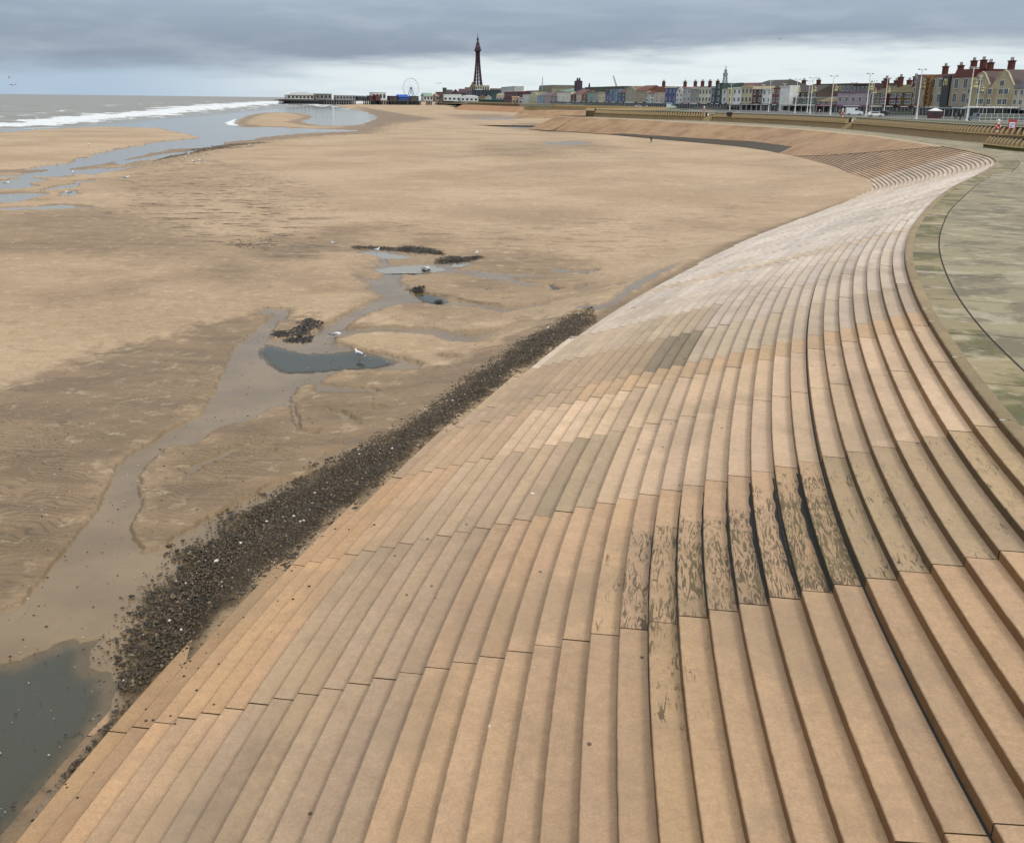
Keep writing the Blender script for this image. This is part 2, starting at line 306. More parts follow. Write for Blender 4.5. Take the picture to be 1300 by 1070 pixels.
# ripples: real relief where the sand is rippled, close by
ripm = sstep(poly_sd(X, Y, plan([(-400,560),(60,520),(150,540),(140,600),(100,660),(50,740),(-400,900)])), -1, 1.2)
ripm = np.maximum(ripm, sstep(poly_sd(X, Y, plan([(195,600),(320,540),(420,560),(380,590),(250,650),(190,690),(190,640)])), -.6, .8)*.8)
ripm = np.maximum(ripm, .5*sstep(poly_sd(X, Y, plan([(100,520),(330,440),(400,440),(330,480),(250,540)])), -1, 1))
ripm *= (1-chm)*(1-poolm)
ph = (Y*30+X*4+2.6*vnoise(X, Y, 1.3, 71, 3)*4)
trough = np.clip(ripm*sstep(-np.sin(ph), .25, 1.)*(.45+.55*sstep(vnoise(X, Y, 1.1, 73, 3), -.75, .35)), 0, 1)*(Rg < 60)
Hh = Hh+ripm*.012*np.sin(ph)*(Rg < 45)*sstep(vnoise(X, Y, 2.2, 72, 2), -.7, .2)
wet = np.zeros(X.shape)
for pl, so_, st in DAMP: wet = np.maximum(wet, st*sstep(poly_sd(X+1.5*wx*10*np.clip(Rg/80, .3, 3), Y+1.5*wy*10*np.clip(Rg/80, .3, 3), plan(pl)), -so_, so_))
wet = np.maximum(wet, .85*sstep(.16-np.where(Rg > 55, Hh, 1), 0, .14))           # low ground stays damp
wet = np.maximum(wet, .5*sstep(ch, -.5, 0)*(Rg < 80)); wet = np.clip(wet+.12*vnoise(X, Y, 6, 81, 4), 0, 1)
# gathered dark patches (weed, footprints, worm casts): an own mask in plan
blot = np.zeros(X.shape)
for pl, st in (([(150,215),(200,205),(290,205),(360,225),(420,250),(400,330),(300,325),(230,300),(130,275),(160,240)], 1.), ([(420,262),(600,290),(860,270),(1000,250),(980,300),(850,330),(620,330),(440,300)], .45), ([(470,140),(520,146),(560,152),(520,158),(470,162)], 1.), ([(560,200),(760,185),(860,200),(800,240),(600,240)], .3)):
    blot = np.maximum(blot, st*sstep(poly_sd(X, Y, plan(pl)), -4, 4))
# the wrack line along the tide channel and the two dark banks over the small pools
wr = lambda P, wd: np.max([sstep(wd-np.abs(poly_sd(X+.3*wx*np.clip(Rg/20, 1, 8), Y+.5*wy*np.clip(Rg/20, 1, 8), np.array(plan(P)))), 0, wd*.9)], axis=0)
dark = np.zeros(X.shape)
for P, st in (([(444,314),(470,314),(500,316),(520,313),(540,316),(560,321),(568,325),(560,327),(530,325),(500,320),(478,317),(458,320)], 1.), ([(556,331),(570,327),(590,329),(612,326),(618,329),(604,333),(585,334),(572,335),(550,335)], .9), ([(512,369),(520,366),(530,369),(560,376),(600,383),(640,390),(640,392),(600,387),(560,378),(530,372)], .6),
  ([(255,186),(330,181),(345,182),(300,186),(220,201),(190,207),(200,203)], .75), ([(432,420),(440,414),(452,412),(478,414),(470,418),(436,421)], .45), ([(285,188),(320,186),(330,187),(290,190)], .5)):
    dark = np.maximum(dark, st*sstep(poly_sd(XW, YW, plan(P)), -.16, .3)*(.55+.45*sstep(vnoise(X, Y, .5, 91, 3), -.5, .3)))
SHB = plan([(60,1290),(20,1080),(60,1010),(112,940),(140,880),(160,850),(150,822),(176,795),(188,760),(222,722),(228,700),(262,690),(300,655),(345,635),(388,612),(404,600),(440,585),(470,575),(500,558),(540,540),(575,515),(600,492),(640,470),(668,448),(690,440),(720,426),(740,416),(752,412)])
SHB = np.array(SHB+[tuple(cpt(s, NS*TREAD-(toe_z(s)/RISE)*TREAD-.3)) for s in np.arange(54, 8, -1.)])
sb = poly_sd(XW, YW, SHB); dark = np.maximum(dark, .92*sstep(sb+.3*vnoise(X, Y, .8, 95, 3), .0, .8))
tw_ = np.exp(-np.clip(V_-(NS*TREAD-(toe_z(S_)/RISE)*TREAD), 0, None)/(.5+.5*sstep(vnoise(X, Y, 2.5, 96, 3), -.3, .8)))*sstep(Y, 36, 44)*(1-sstep(Y, 95, 120)); wet = np.maximum(wet, tw_)
# faces: drop what lies under the promenade side and far out under the sea
keep_v = ((V_ > NS*TREAD*.55) | (Y > 425)) & (Hh > -.49)
pathx = np.interp(Y, [0, 359, 372, 420, 470, 520, 560, 590, 622, 650, 700, 800, 950, 1100, 1500, 2500, 4200], [200, 200, 14, 48, 66, 66, 48, 24, 2, 14, 34, 26, -22, -62, -102, -112, -112])
keep_v &= (X < pathx+6) | (Y < 366)
nr, nc = X.shape; idx = np.arange(nr*nc).reshape(nr, nc)
Q = np.stack([idx[:-1, :-1], idx[1:, :-1], idx[1:, 1:], idx[:-1, 1:]], -1).reshape(-1, 4)[:, ::-1]
kv = keep_v.ravel(); Q = Q[kv[Q].any(1)]
used = np.zeros(nr*nc, bool); used[Q.ravel()] = True; remap = np.cumsum(used)-1
VV = np.stack([X, Y, Hh], -1).reshape(-1, 3)[used]; Q = remap[Q]
M, t, b = new_mat('sand'); v = t.coord(); mud = t.attr('mud'); we = t.attr('wet'); bl = t.attr('blot'); dk = t.attr('dark')
nA = t.noise(v, .05, 6, .6, .3); nB = t.noise(t.scale(v, .35, 1.1), .6, 6, .6, .5); nC = t.noise(v, 3.5, 5, .65); nD = t.noise(v, 28, 3, .7); nE = t.noise(t.scale(v, .5, 1.6), 1.9, 5, .6, .6)
dry = t.mix(t.step(nA, .35, .65), (*s2l((181, 155, 123)), 1), (*s2l((160, 134, 103)), 1))
dry = t.mix(t.math('MULTIPLY', t.step(nB, .45, .7), .5), dry, (*s2l((155, 129, 99)), 1))
dry = t.mix(t.math('MULTIPLY', t.step(nE, .52, .72), .3), dry, (*s2l((190, 172, 142)), 1))
damp = t.mix(t.step(nB, .35, .65), (*s2l((115, 93, 65)), 1), (*s2l((136, 111, 80)), 1))
wf = t.math('ADD', we, t.math('MULTIPLY_ADD', nE, .5, -.25), clamp=True)
c = t.mix(t.step(wf, .05, .8), dry, damp)
nF = t.noise(v, 1.15, 6, .72, .4); nG = t.noise(v, 9., 4, .72)
c = t.mix(t.math('MULTIPLY', t.step(nF, .53, .70), .38), c, (*s2l((118, 95, 66)), 1)); c = t.mix(t.math('MULTIPLY', t.step(nF, .46, .30), .42), c, (*s2l((205, 182, 146)), 1))
c = t.mix(1., c, t.math('MULTIPLY_ADD', nC, .60, .70), 'MULTIPLY'); c = t.mix(1., c, t.math('MULTIPLY_ADD', nG, .50, .75), 'MULTIPLY'); c = t.mix(1., c, t.math('MULTIPLY_ADD', nD, .60, .70), 'MULTIPLY')
c = t.mix(t.math('MULTIPLY', t.attr('trough'), t.math('MULTIPLY_ADD', nG, .8, .18)), c, (*s2l((70, 54, 33)), 1))
# dark grains / casts and scattered weed
vb = t.scale(v, .42, 1.15); nb1 = t.noise(vb, .85, 5, .62, .8); nb2 = t.noise(vb, 2.4, 4, .6, .4)
bm = t.math('MULTIPLY', bl, t.step(t.math('ADD', nb1, t.math('MULTIPLY_ADD', nb2, .5, -.25)), .555, .615))
c = t.mix(t.math('MULTIPLY', bm, .85), c, (*s2l((70, 52, 32)), 1))
sp_ = t.step(t.noise(v, 9, 2, .5), .69, .74); c = t.mix(t.math('MULTIPLY', sp_, .45), c, (*s2l((96, 75, 50)), 1))
mudc = t.mix(t.step(t.noise(v, .35, 4), .35, .65), (*s2l((116, 94, 62)), 1), (*s2l((132, 109, 76)), 1))
mudc = t.mix(t.math('MULTIPLY', t.step(t.noise(t.scale(v, 1, .3), 2.5, 5, .6, 1.2), .55, .7), .35), mudc, (*s2l((104, 88, 66)), 1))
c = t.mix(t.math('MULTIPLY', mud, .95), c, mudc); c = t.mix(dk, c, (*s2l((44, 36, 24)), 1))
t.put(b.inputs['Base Color'], c)
ro = t.lerp(t.step(wf, .1, .9), .9, .62); ro = t.lerp(mud, ro, .21); ro = t.lerp(dk, ro, .95); t.put(b.inputs['Roughness'], ro); t.put(b.inputs['Specular IOR Level'], t.lerp(dk, .5, .1))
hb = t.math('ADD', t.math('MULTIPLY', nC, .4), t.math('MULTIPLY', nD, .15)); hb = t.math('MULTIPLY', hb, t.math('SUBTRACT', 1., t.math('MULTIPLY', mud, .93)))
hb = t.math('SUBTRACT', hb, t.math('MULTIPLY', bm, .25)); nor = t.bump(hb, .7, .08)
nor = t.bump(t.math('MULTIPLY', nB, t.math('SUBTRACT', 1., mud)), .5, .10, nor); t.l.new(nor, b.inputs['Normal'])
f_ = used
sand = big_mesh('sand', VV, Q, M, dict(mud=chm.ravel()[f_], wet=wet.ravel()[f_], blot=blot.ravel()[f_], dark=dark.ravel()[f_], trough=trough.ravel()[f_])); tag(sand, kind='structure')
# ------------------------------------------------------------------ water
FOAM = [(-900,168),(0,161.5),(40,158.5),(90,153),(150,147.5),(200,143),(250,138),(300,133.5),(340,130.5),(355,129)]
FPL = np.array(plan(FOAM)); fo_s = np.r_[0, np.cumsum(np.linalg.norm(np.diff(FPL, axis=0), axis=1))]
def line_d(X, Y, P):
    best = np.full(X.shape, 1e9); sg = np.zeros(X.shape)
    for a, b in zip(P[:-1], P[1:]):
        e = b-a; tt = np.clip(((X-a[0])*e[0]+(Y-a[1])*e[1])/(e@e), 0, 1); dx_ = X-a[0]-tt*e[0]; dy_ = Y-a[1]-tt*e[1]; d_ = np.hypot(dx_, dy_)
        m = d_ < best; best[m] = d_[m]; sg[m] = (-(e[0]*(dy_)-e[1]*dx_))[m]
    return best*np.sign(sg)      # positive = towards the land (right of the line)
yy = [60.]
while yy[-1] < 60000: r_ = yy[-1]; yy.append(r_+min(max(.45*r_*r_/13200, .12), .02*r_))
RR = np.array(yy); TH = np.linspace(-62, 6, 760)*math.pi/180; Rg, Tg = np.meshgrid(RR, TH, indexing='ij'); X = Rg*np.sin(Tg); Y = Rg*np.cos(Tg)
ld = line_d(X, Y, FPL)
nz = vnoise(X, Y, 22, 101, 4); nz2 = vnoise(X, Y, 7, 102, 4); nz3 = vnoise(X, Y, 60, 103, 3)
scl = np.clip(Rg/420, .8, 3.2)
foam = sstep(ld+scl*(9*nz+4*nz2), -19*scl, -10*scl)*(1-sstep(ld+scl*(7*nz2+6*nz), 6*scl, 17*scl))*.95
foam = np.maximum(foam, .62*sstep(1-np.abs(ld+scl*(-20+9*nz3+5*nz))/(5*scl), 0, .7)*sstep(nz2+nz, -.2, .5))
foam2 = sstep(1-np.abs(ld+scl*(34+9*nz3+5*nz))/(4*scl), 0, .6)*sstep(nz+nz3*.5, .05, .5)*.7
foam3 = sstep(1-np.abs(ld+scl*(62+16*nz3))/(3.5*scl), 0, .6)*sstep(nz*.6+nz3, .3, .7)*.5
sdl = poly_sd(X, Y, plan([(424,134.2),(450,132.2),(470,130.5),(476,128.2),(440,127.5),(400,129),(372,131.5),(384,134),(410,136),(440,138.6),(455,140)])); foam4 = sstep(sdl+12*nz, -4, 6)*sstep(nz2, -.3, .2)*.9
e2 = plan([(296,156),(303,160),(290,159),(286,156),(300,151)]); foam5 = sstep(poly_sd(X, Y, e2), -2, 1)*.8
foam = np.clip(np.maximum.reduce([foam, foam2, foam3, foam4, foam5]), 0, 1)
calm = sstep(ld, 12*scl, 34*scl)
crest = vnoise(X*.35+Y*.12, Y*.9, 11, 111, 4); Z = (1-calm)*(.20*crest)+foam*.35*np.clip(nz2+.5, 0, 1.4)*(1-calm); Z = Z*np.clip(900/Rg, .15, 1)
idx = np.arange(X.size).reshape(X.shape); Q = np.stack([idx[:-1, :-1], idx[1:, :-1], idx[1:, 1:], idx[:-1, 1:]], -1).reshape(-1, 4)[:, ::-1]
M, t, b = new_mat('sea_water'); v = t.coord(); fo = t.attr('foam'); ca = t.attr('calm')
n1 = t.noise(t.scale(v, .25, 1.), .09, 6, .62, .4); n2 = t.noise(t.scale(v, .6, 1.), .6, 5, .6)
c = t.mix(t.step(n1, .35, .68), (*s2l((118, 112, 98)), 1), (*s2l((150, 144, 130)), 1)); c = t.mix(ca, c, (*s2l((150, 142, 124)), 1))
n3 = t.noise(t.scale(v, .45, .8), 1.6, 5, .7); fm = t.step(t.math('ADD', fo, t.math('MULTIPLY_ADD', n2, 1.1, t.math('MULTIPLY_ADD', n3, 1.0, -1.08))), .36, .66)
c = t.mix(fm, c, t.mix(t.step(n3, .3, .6), (.50, .51, .50, 1), (.78, .79, .78, 1))); t.put(b.inputs['Base Color'], c)
t.put(b.inputs['Roughness'], t.lerp(fm, t.lerp(ca, .32, .09), .9)); b.inputs['IOR'].default_value = 1.33
nor = t.bump(t.math('MULTIPLY', n2, t.math('SUBTRACT', 1.05, ca)), .6, 1.1); nor = t.bump(t.noise(v, 2.2, 3), .12, .1, nor); t.l.new(nor, b.inputs['Normal'])
sea = big_mesh('sea', np.stack([X, Y, Z], -1).reshape(-1, 3), Q, M, dict(foam=foam.ravel(), calm=calm.ravel())); tag(sea, kind='structure')
def Hs_near(X, Y):
    o_ = np.zeros(X.shape)
    for p in POOLS: o_ = np.maximum(o_, poly_sd(X, Y, plan(p)) > -1.2)
    return o_
# tide pools close by: a thin clear sheet, the sand shows through it
M, t, b = new_mat('pool_water'); v = t.coord()
b.inputs['Base Color'].default_value = (.060, .064, .046, 1); b.inputs['Roughness'].default_value = .05; b.inputs['IOR'].default_value = 1.33
t.put(b.inputs['Alpha'], t.lerp(t.step(t.math('ADD', t.attr('depth'), t.math('MULTIPLY_ADD', t.noise(v, 1.8, 7, .75), 1.1, -.55)), .0, .7), .25, .80))
t.l.new(t.bump(t.noise(v, 5, 4, .6), .10, .05, t.bump(t.noise(v, 1.1, 3), .08, .1)), b.inputs['Normal'])
rr_ = np.geomspace(8, 62, 420); tt_ = np.linspace(-60, 24, 640)*math.pi/180; Rg, Tg = np.meshgrid(rr_, tt_, indexing='ij'); X = Rg*np.sin(Tg); Y = Rg*np.cos(Tg)
dp = np.full(X.shape, 0.)
for i_, p in enumerate(POOLS): dp = np.maximum(dp, sstep(poly_sd(X, Y, plan(p)), -.1, 1.1 if i_ == 5 else .6))
idx = np.arange(X.size).reshape(X.shape); Q = np.stack([idx[:-1, :-1], idx[1:, :-1], idx[1:, 1:], idx[:-1, 1:]], -1).reshape(-1, 4)[:, ::-1]
Q = Q[(Hs_near(X, Y).ravel()[Q] > 0).any(1)]
pools = big_mesh('tide_pool_water', np.stack([X, Y, 0*X], -1).reshape(-1, 3), Q, M, dict(depth=dp.ravel())); tag(pools, kind='structure')
# ------------------------------------------------------------------ the stepped revetment
# bays between the radial joints; narrow closing slabs between some of them
JO = [0.]
pat = [2.2, 4.8, 4.8, 4.8, 4.8, 4.85, 4.8, 4.8, 4.0, 1.7]       # 0 .. 21.4 26.2 31.05 35.8 39.75 41.5
for l in [2.0, 4.85, 4.85, 4.85, 4.85, 4.8, 4.85, 4.75, 3.95, 1.75]: JO.append(JO[-1]+l)
sh = 26.2-JO[5]-.0
JO = [j for j in JO]
JO = [0., 2.0, 6.8, 11.65, 16.5, 21.4, 26.2, 31.05, 35.8, 39.75, 41.5]
while JO[-1] < 262:
    JO += [JO[-1]+4.85, JO[-1]+9.7, JO[-1]+14.55, JO[-1]+19.4]
    JO.append(JO[-1]+1.7)
def s_end(k): return np.interp(k, [0, 6, 12, 24, 36], [226, 222, 206, 186, 166])
vn = lambda a, b, sc, sd_: float(vnoise(np.array([a*1.]), np.array([b*1.]), sc, sd_, 3)[0])
TAN = np.array([199, 163, 126.]); PINK = np.array([212, 180, 146.]); PALE = np.array([208, 193, 177.]); GREY = np.array([187, 158, 126.]); GRNG = np.array([174, 153, 120.]); ORNG = np.array([199, 159, 118.]); BRWN = np.array([200, 164, 124.])
def slab_col(k, s0, s1):
    s = (s0+s1)/2; short = (s1-s0) < 2.5
    n = vn(k, s, 5, 301)
    if s < 26.2: c = TAN*1. if not 7 <= k <= 13 else GREY*.97; c = c if k > 3 else ORNG
    elif s < 31.1: c = ORNG if k < 7 else (GREY*1.0 if k < 14 else (TAN*1.02 if k < 29 else GRNG*.5+TAN*.5))
    elif s < 35.8: c = ORNG if k < 6 else (TAN if k < 9 else (GREY*1.04 if k < 16 else ((GRNG+GREY)*.5 if k < 19 else PINK)))
    elif s < 39.8: c = (TAN*.5+GREY*.5) if k < 11 else PINK
    elif s < 41.5: c = BRWN*.6+GREY*.4 if k > 13 else GREY
    else:
        f = min(1, (s-41.5)/22); c = (PINK*.25+GREY*.3+PALE*.45)*(1-f)+PALE*f
        if s < 47 and 18 <= k <= 20: c = GREY*.35+np.array([118, 110, 88])*.65
        elif s < 47: c = GREY*.45+PALE*.4+GRNG*.15 if k > 17 else GREY*.9+GRNG*.1
        elif s < 52 and 6 < k < 21: c = GREY*.5+PALE*.3+GRNG*.2
        if s < 60 and k < 5: c = TAN*.7+ORNG*.3
        if short and s < 65: c = c*.6+BRWN*.4
    if s > 118: c = c*.5+np.array([196, 172, 146.])*.5
    if s > 150: c = np.array([188, 158, 128.])
    if k <= 2 and s < 34: c = c*.92
    if k == NS: c = np.array([150, 130, 96.])
    c = c*(1+.05*n)+np.array([0, 0, 1.])*rng.normal(0, 1.6); c = c*(1+rng.normal(0, .022))
    return np.array(s2l(np.clip(c*.955, 5, 250)))
def algae(k, s):
    a = 0.
    if 26.2 <= s <= 31.05:
        a = {20: .35, 21: .75, 22: .8, 23: .85, 24: .8, 25: .95, 26: .85, 27: .95, 28: 1., 29: .45, 30: .4, 31: .32, 32: .3, 33: .26, 34: .36, 35: .2}.get(k, 0)
        a *= float(np.interp(s, [26.2, 26.8, 29.5, 31], [1, 1, .9, .35])) if k < 29 else 1.
        if k < 26: a *= float(np.interp(s, [26.2, 28.6, 30.2], [1., 1, .25]))
    elif 21.4 < s < 26.2 and k in (22, 23): a = (.75 if k == 22 else .3)*float(np.interp(s, [23.3, 25.6], [.15, 1]))
    elif 31.05 < s < 35.8: a = .0 if k < 32 else .3*float(np.interp(s, [31.1, 32], [1, .0]))
    elif 41.5 < s < 46.5 and 18 <= k <= 20: a = .30
    if 165 < s < 215 and 5 < k < 22: a = .5
    return a
M, t, b = new_mat('step_concrete'); uvn = t.new('ShaderNodeUVMap', uv_map='UVMap').outputs[0]; v = t.coord()
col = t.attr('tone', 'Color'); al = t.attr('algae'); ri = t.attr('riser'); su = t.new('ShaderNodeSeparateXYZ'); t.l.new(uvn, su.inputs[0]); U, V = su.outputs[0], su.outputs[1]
n1 = t.noise(v, 1.1, 6, .62); n2 = t.noise(v, 26, 3, .7); n3 = t.noise(v, 150, 2, .6); n4 = t.noise(t.scale(uvn, 1., 9.), 1.4, 5, .6, .3)
n5 = t.noise(v, 7., 5, .7); n6 = t.noise(v, .33, 5, .6, .4)
c = t.mix(1., col, t.math('MULTIPLY_ADD', n1, .50, .75), 'MULTIPLY'); c = t.mix(1., c, t.math('MULTIPLY_ADD', n5, .50, .75), 'MULTIPLY'); c = t.mix(1., c, t.math('MULTIPLY_ADD', n2, .60, .70), 'MULTIPLY'); c = t.mix(1., c, t.math('MULTIPLY_ADD', n3, .70, .65), 'MULTIPLY')
c = t.mix(t.math('MULTIPLY', t.step(n6, .48, .64), .34), c, (*s2l((146, 128, 102)), 1)); c = t.mix(t.math('MULTIPLY', t.step(n6, .46, .32), .28), c, (*s2l((190, 158, 122)), 1))
c = t.mix(t.math('MULTIPLY', t.step(n4, .56, .76), .22), c, (*s2l((128, 108, 82)), 1))
c = t.mix(t.math('MULTIPLY', t.step(n1, .58, .76), .22), c, (*s2l((150, 130, 104)), 1))
# worn dirty line along the nosing and at the back of the tread
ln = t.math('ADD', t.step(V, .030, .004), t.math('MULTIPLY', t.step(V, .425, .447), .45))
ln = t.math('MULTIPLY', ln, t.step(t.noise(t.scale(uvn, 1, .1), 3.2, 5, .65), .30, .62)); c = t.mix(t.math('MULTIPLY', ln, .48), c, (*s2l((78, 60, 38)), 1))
# scrubbed algae: broken streaks along the tread
sv = t.scale(uvn, .7, 4.2); a1 = t.noise(sv, 2.6, 4, .62, 2.2); a2 = t.noise(t.scale(uvn, .8, 1.6), 1.5, 4, .6, .6)
am = t.math('MULTIPLY', t.step(t.math('ADD', a1, t.math('MULTIPLY_ADD', al, .15, -.11)), .50, .555), t.step(t.math('ADD', a2, t.math('MULTIPLY', al, .30)), .56, .72)); am = t.math('MULTIPLY', am, t.step(al, .02, .3))
c = t.mix(t.math('MULTIPLY', t.math('MULTIPLY', t.math('MULTIPLY', al, al), t.step(n1, .3, .7)), .55), c, (*s2l((122, 104, 72)), 1))
c = t.mix(t.math('MULTIPLY', am, .74), c, t.mix(t.step(n1, .4, .6), (*s2l((44, 38, 22)), 1), (*s2l((74, 70, 38)), 1)))
# risers: coloured darker and browner than the treads
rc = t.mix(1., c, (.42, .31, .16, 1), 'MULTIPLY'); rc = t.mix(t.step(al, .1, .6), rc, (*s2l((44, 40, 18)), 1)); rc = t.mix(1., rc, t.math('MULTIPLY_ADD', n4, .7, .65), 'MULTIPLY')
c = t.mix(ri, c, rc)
# a few white bird droppings / shell specks
vo = t.new('ShaderNodeTexVoronoi'); vo.feature = 'F1'; t.put(vo.inputs['Vector'], v); vo.inputs['Scale'].default_value = .62; spk = t.step(vo.outputs['Distance'], .034, .024); c = t.mix(t.math('MULTIPLY', spk, t.math('SUBTRACT', 1., ri)), c, (.75, .73, .66, 1))
vo2 = t.new('ShaderNodeTexVoronoi'); t.put(vo2.inputs['Vector'], t.scale(v, 1.3, 1.1)); vo2.inputs['Scale'].default_value = .9; spk2 = t.step(vo2.outputs['Distance'], .046, .03); c = t.mix(t.math('MULTIPLY', spk2, .8), c, (*s2l((60, 44, 28)), 1))
t.put(b.inputs['Base Color'], c); b.inputs['Roughness'].default_value = .86
hb = t.math('ADD', t.math('MULTIPLY', n2, .5), n3); t.l.new(t.bump(hb, .9, .014, t.bump(n5, .5, .02)), b.inputs['Normal'])
STEP_MAT = M
SUB_MAT = paint('joint_mortar', s2l((52, 42, 30)), .95, .3)  # dark mortar of the bed, seen between the slabs
rev = thing('stepped_revetment', (0, 0, 0), 0, 'long curving flight of tan concrete steps between the sand and the grey walkway', 'sea steps')
def tread_step(k):
    """one course of slabs, all round the bay"""
    V_, F_, C_, A_, RI, UV = [], [], [], [], [], []
    e0 = s_end(k)
    v0 = (NS-k)*TREAD; last = (k == NS)
    for s0, s1 in zip(JO[:-1], JO[1:]):
        if s0 > e0: break
        s1 = min(s1, e0)
        if s1-s0 < .3: continue
        col_ = slab_col(k, s0, s1); nseg = max(1, int(round((s1-s0)/(.8 if s0 < 60 else 1.3)))) if s1-s0 > 2 else 2
        gap = .011 if s0 < 60 else .02
        ss = np.linspace(s0+gap, s1-gap, nseg+1); jit = rng.normal(0, .0025); tz = k*RISE+jit; tilt = rng.normal(0, .003)
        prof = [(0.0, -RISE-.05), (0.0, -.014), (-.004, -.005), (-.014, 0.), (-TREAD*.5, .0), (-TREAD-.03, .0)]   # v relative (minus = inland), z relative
        if last: prof = [(0.03, -RISE-.03), (0.03, -.02), (.02, 0.), (-.12, .003), (-.26, .003), (-.27, .0)]
        base = len(V_); npz = len(prof)
        jv = rng.normal(0, .003)
        for i_, s in enumerate(ss):
            for pv, pz in prof:
                p = cpt(s, v0+pv+jv); V_.append((p[0], p[1], tz+pz+tilt*(i_/nseg-.5)))
        for i in range(nseg):
            for j in range(npz-1):
                a_ = base+i*npz+j; F_.append((a_, a_+npz, a_+npz+1, a_+1))
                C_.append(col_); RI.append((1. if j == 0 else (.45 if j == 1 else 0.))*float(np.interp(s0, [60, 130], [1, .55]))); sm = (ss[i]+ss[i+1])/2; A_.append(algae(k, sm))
                u0, u1 = ss[i], ss[i+1]; w0, w1 = -prof[j][0], -prof[j+1][0]; off = k*3.17
                if j == 0: w0, w1 = .25, .18
                UV += [(u0, w0, off), (u1, w0, off), (u1, w1, off), (u0, w1, off)]
        # slab ends
        for i in (0, nseg):
            a_ = base+i*npz; ids = [a_+j for j in (0, 1, 3, 5)]; F_.append(tuple(ids if i == 0 else ids[::-1])); C_.append(col_*.5); RI.append(1.); A_.append(.3 if s0 < 40 else 0.)
            UV += [(0, .2, 0)]*4
    me = bpy.data.meshes.new('step'); me.from_pydata(V_, [], F_); me.update()
    uv = me.uv_layers.new(name='UVMap'); arr = np.array([(u+o*5.3, w_+0*o) for u, w_, o in UV], np.float32); uv.data.foreach_set('uv', arr.ravel())
    ca_ = me.attributes.new('tone', 'FLOAT_COLOR', 'FACE'); ca_.data.foreach_set('color', np.hstack([np.array(C_), np.ones((len(C_), 1))]).astype(np.float32).ravel())
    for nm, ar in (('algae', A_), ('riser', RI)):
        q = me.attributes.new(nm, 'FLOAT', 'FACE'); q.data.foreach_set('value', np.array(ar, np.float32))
    me.materials.append(STEP_MAT); o = bpy.data.objects.new('step', me); COL.objects.link(o); o.parent = rev; return o
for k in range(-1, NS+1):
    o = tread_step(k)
# dark bed under the slabs: shows only in the open joints
ss = np.arange(0, 228, 1.); vv_ = [0.3, -0.1]; n_ = len(ss)
V_ = []; Q_ = []
for s in ss:
    p0 = cpt(s, 0.); p1 = cpt(s, (NS+2)*TREAD); V_ += [(p0[0], p0[1], ZT-.17), (p1[0], p1[1], ZT-.17-(NS+2)*RISE)]
for i in range(n_-1): Q_.append((2*i, 2*i+2, 2*i+3, 2*i+1))
big_mesh('bedding', np.array(V_), np.array(Q_)[:, ::-1], SUB_MAT, smooth=False, parent=rev)
# the open black movement joint that runs up between two courses, and the black seams under the algae bay
def ribbon(s0, s1, k, w_, name, mat, parent, zo=.006, wf=None):
    V_ = []; ss = np.arange(s0, s1, .25)
    for s in ss:
        ww = w_ if wf is None else w_*wf(s)
        p0 = cpt(s, (NS-k)*TREAD+.004); p1 = cpt(s, (NS-k)*TREAD+.004+ww); V_ += [(p0[0], p0[1], (k-1)*RISE+zo), (p1[0], p1[1], (k-1)*RISE+zo)]
    Q_ = [(2*i, 2*i+1, 2*i+3, 2*i+2) for i in range(len(ss)-1)]; return big_mesh(name, np.array(V_), np.array(Q_), mat, smooth=False, parent=parent)
BLK = paint('black_sealant', (.012, .011, .009), .7, .3)
ribbon(10, 52, 29, .034, 'movement_joint', BLK, rev)
wseam = lambda s: .15+.85*(math.exp(-((s-28.8)/1.7)**2))*(.7+.3*math.sin(s*7)+.2*math.sin(s*17))
for k, w_ in ((22, .03), (23, .035), (24, .04), (25, .045), (26, .085), (27, .095), (28, .10)): ribbon(26.25 if k > 23 else 23.6, 31, k, w_, 'algae_seam', BLK, rev, wf=wseam)
# plain ramp beyond the steps, down to the headland corner
M, t, b = new_mat('ramp_concrete'); v = t.coord(); uvn = t.new('ShaderNodeUVMap', uv_map='UVMap').outputs[0]
n1 = t.noise(t.scale(v, .3, .3), .35, 6, .65); n2 = t.noise(v, 1.4, 5, .65); su = t.new('ShaderNodeSeparateXYZ'); t.l.new(uvn, su.inputs[0])
c = t.mix(t.step(n1, .35, .62), (*s2l((138, 104, 70)), 1), (*s2l((168, 134, 96)), 1)); c = t.mix(t.math('MULTIPLY', t.step(n2, .48, .66), .6), c, (*s2l((126, 104, 80)), 1))
pale = t.step(su.outputs[1], .045, .03); c = t.mix(t.math('MULTIPLY', pale, .75), c, (*s2l((190, 172, 140)), 1))
wetl = t.math('ADD', su.outputs[1], t.math('MULTIPLY_ADD', n1, .12, -.06)); wm = t.math('MULTIPLY', t.step(wetl, t.attr('wetline'), 1.2), 1.)
wn = t.new('ShaderNodeMath'); wn.operation = 'GREATER_THAN'; t.l.new(wetl, wn.inputs[0]); t.l.new(t.attr('wetline'), wn.inputs[1])
c = t.mix(wn.outputs[0], c, (*s2l((66, 56, 42)), 1)); t.put(b.inputs['Base Color'], c); b.inputs['Roughness'].default_value = .8
gr = t.new('ShaderNodeTexWave'); gr.wave_type = 'BANDS'; gr.bands_direction = 'Y'; t.put(gr.inputs['Vector'], t.scale(uvn, 1, 1)); gr.inputs['Scale'].default_value = 5.2
c2 = t.mix(t.math('MULTIPLY', t.step(gr.outputs[0], .75, .95), .22), c, (*s2l((110, 86, 60)), 1)); t.put(b.inputs['Base Color'], c2); t.l.new(t.bump(n2, .5, .05), b.inputs['Normal'])
RAMP = M
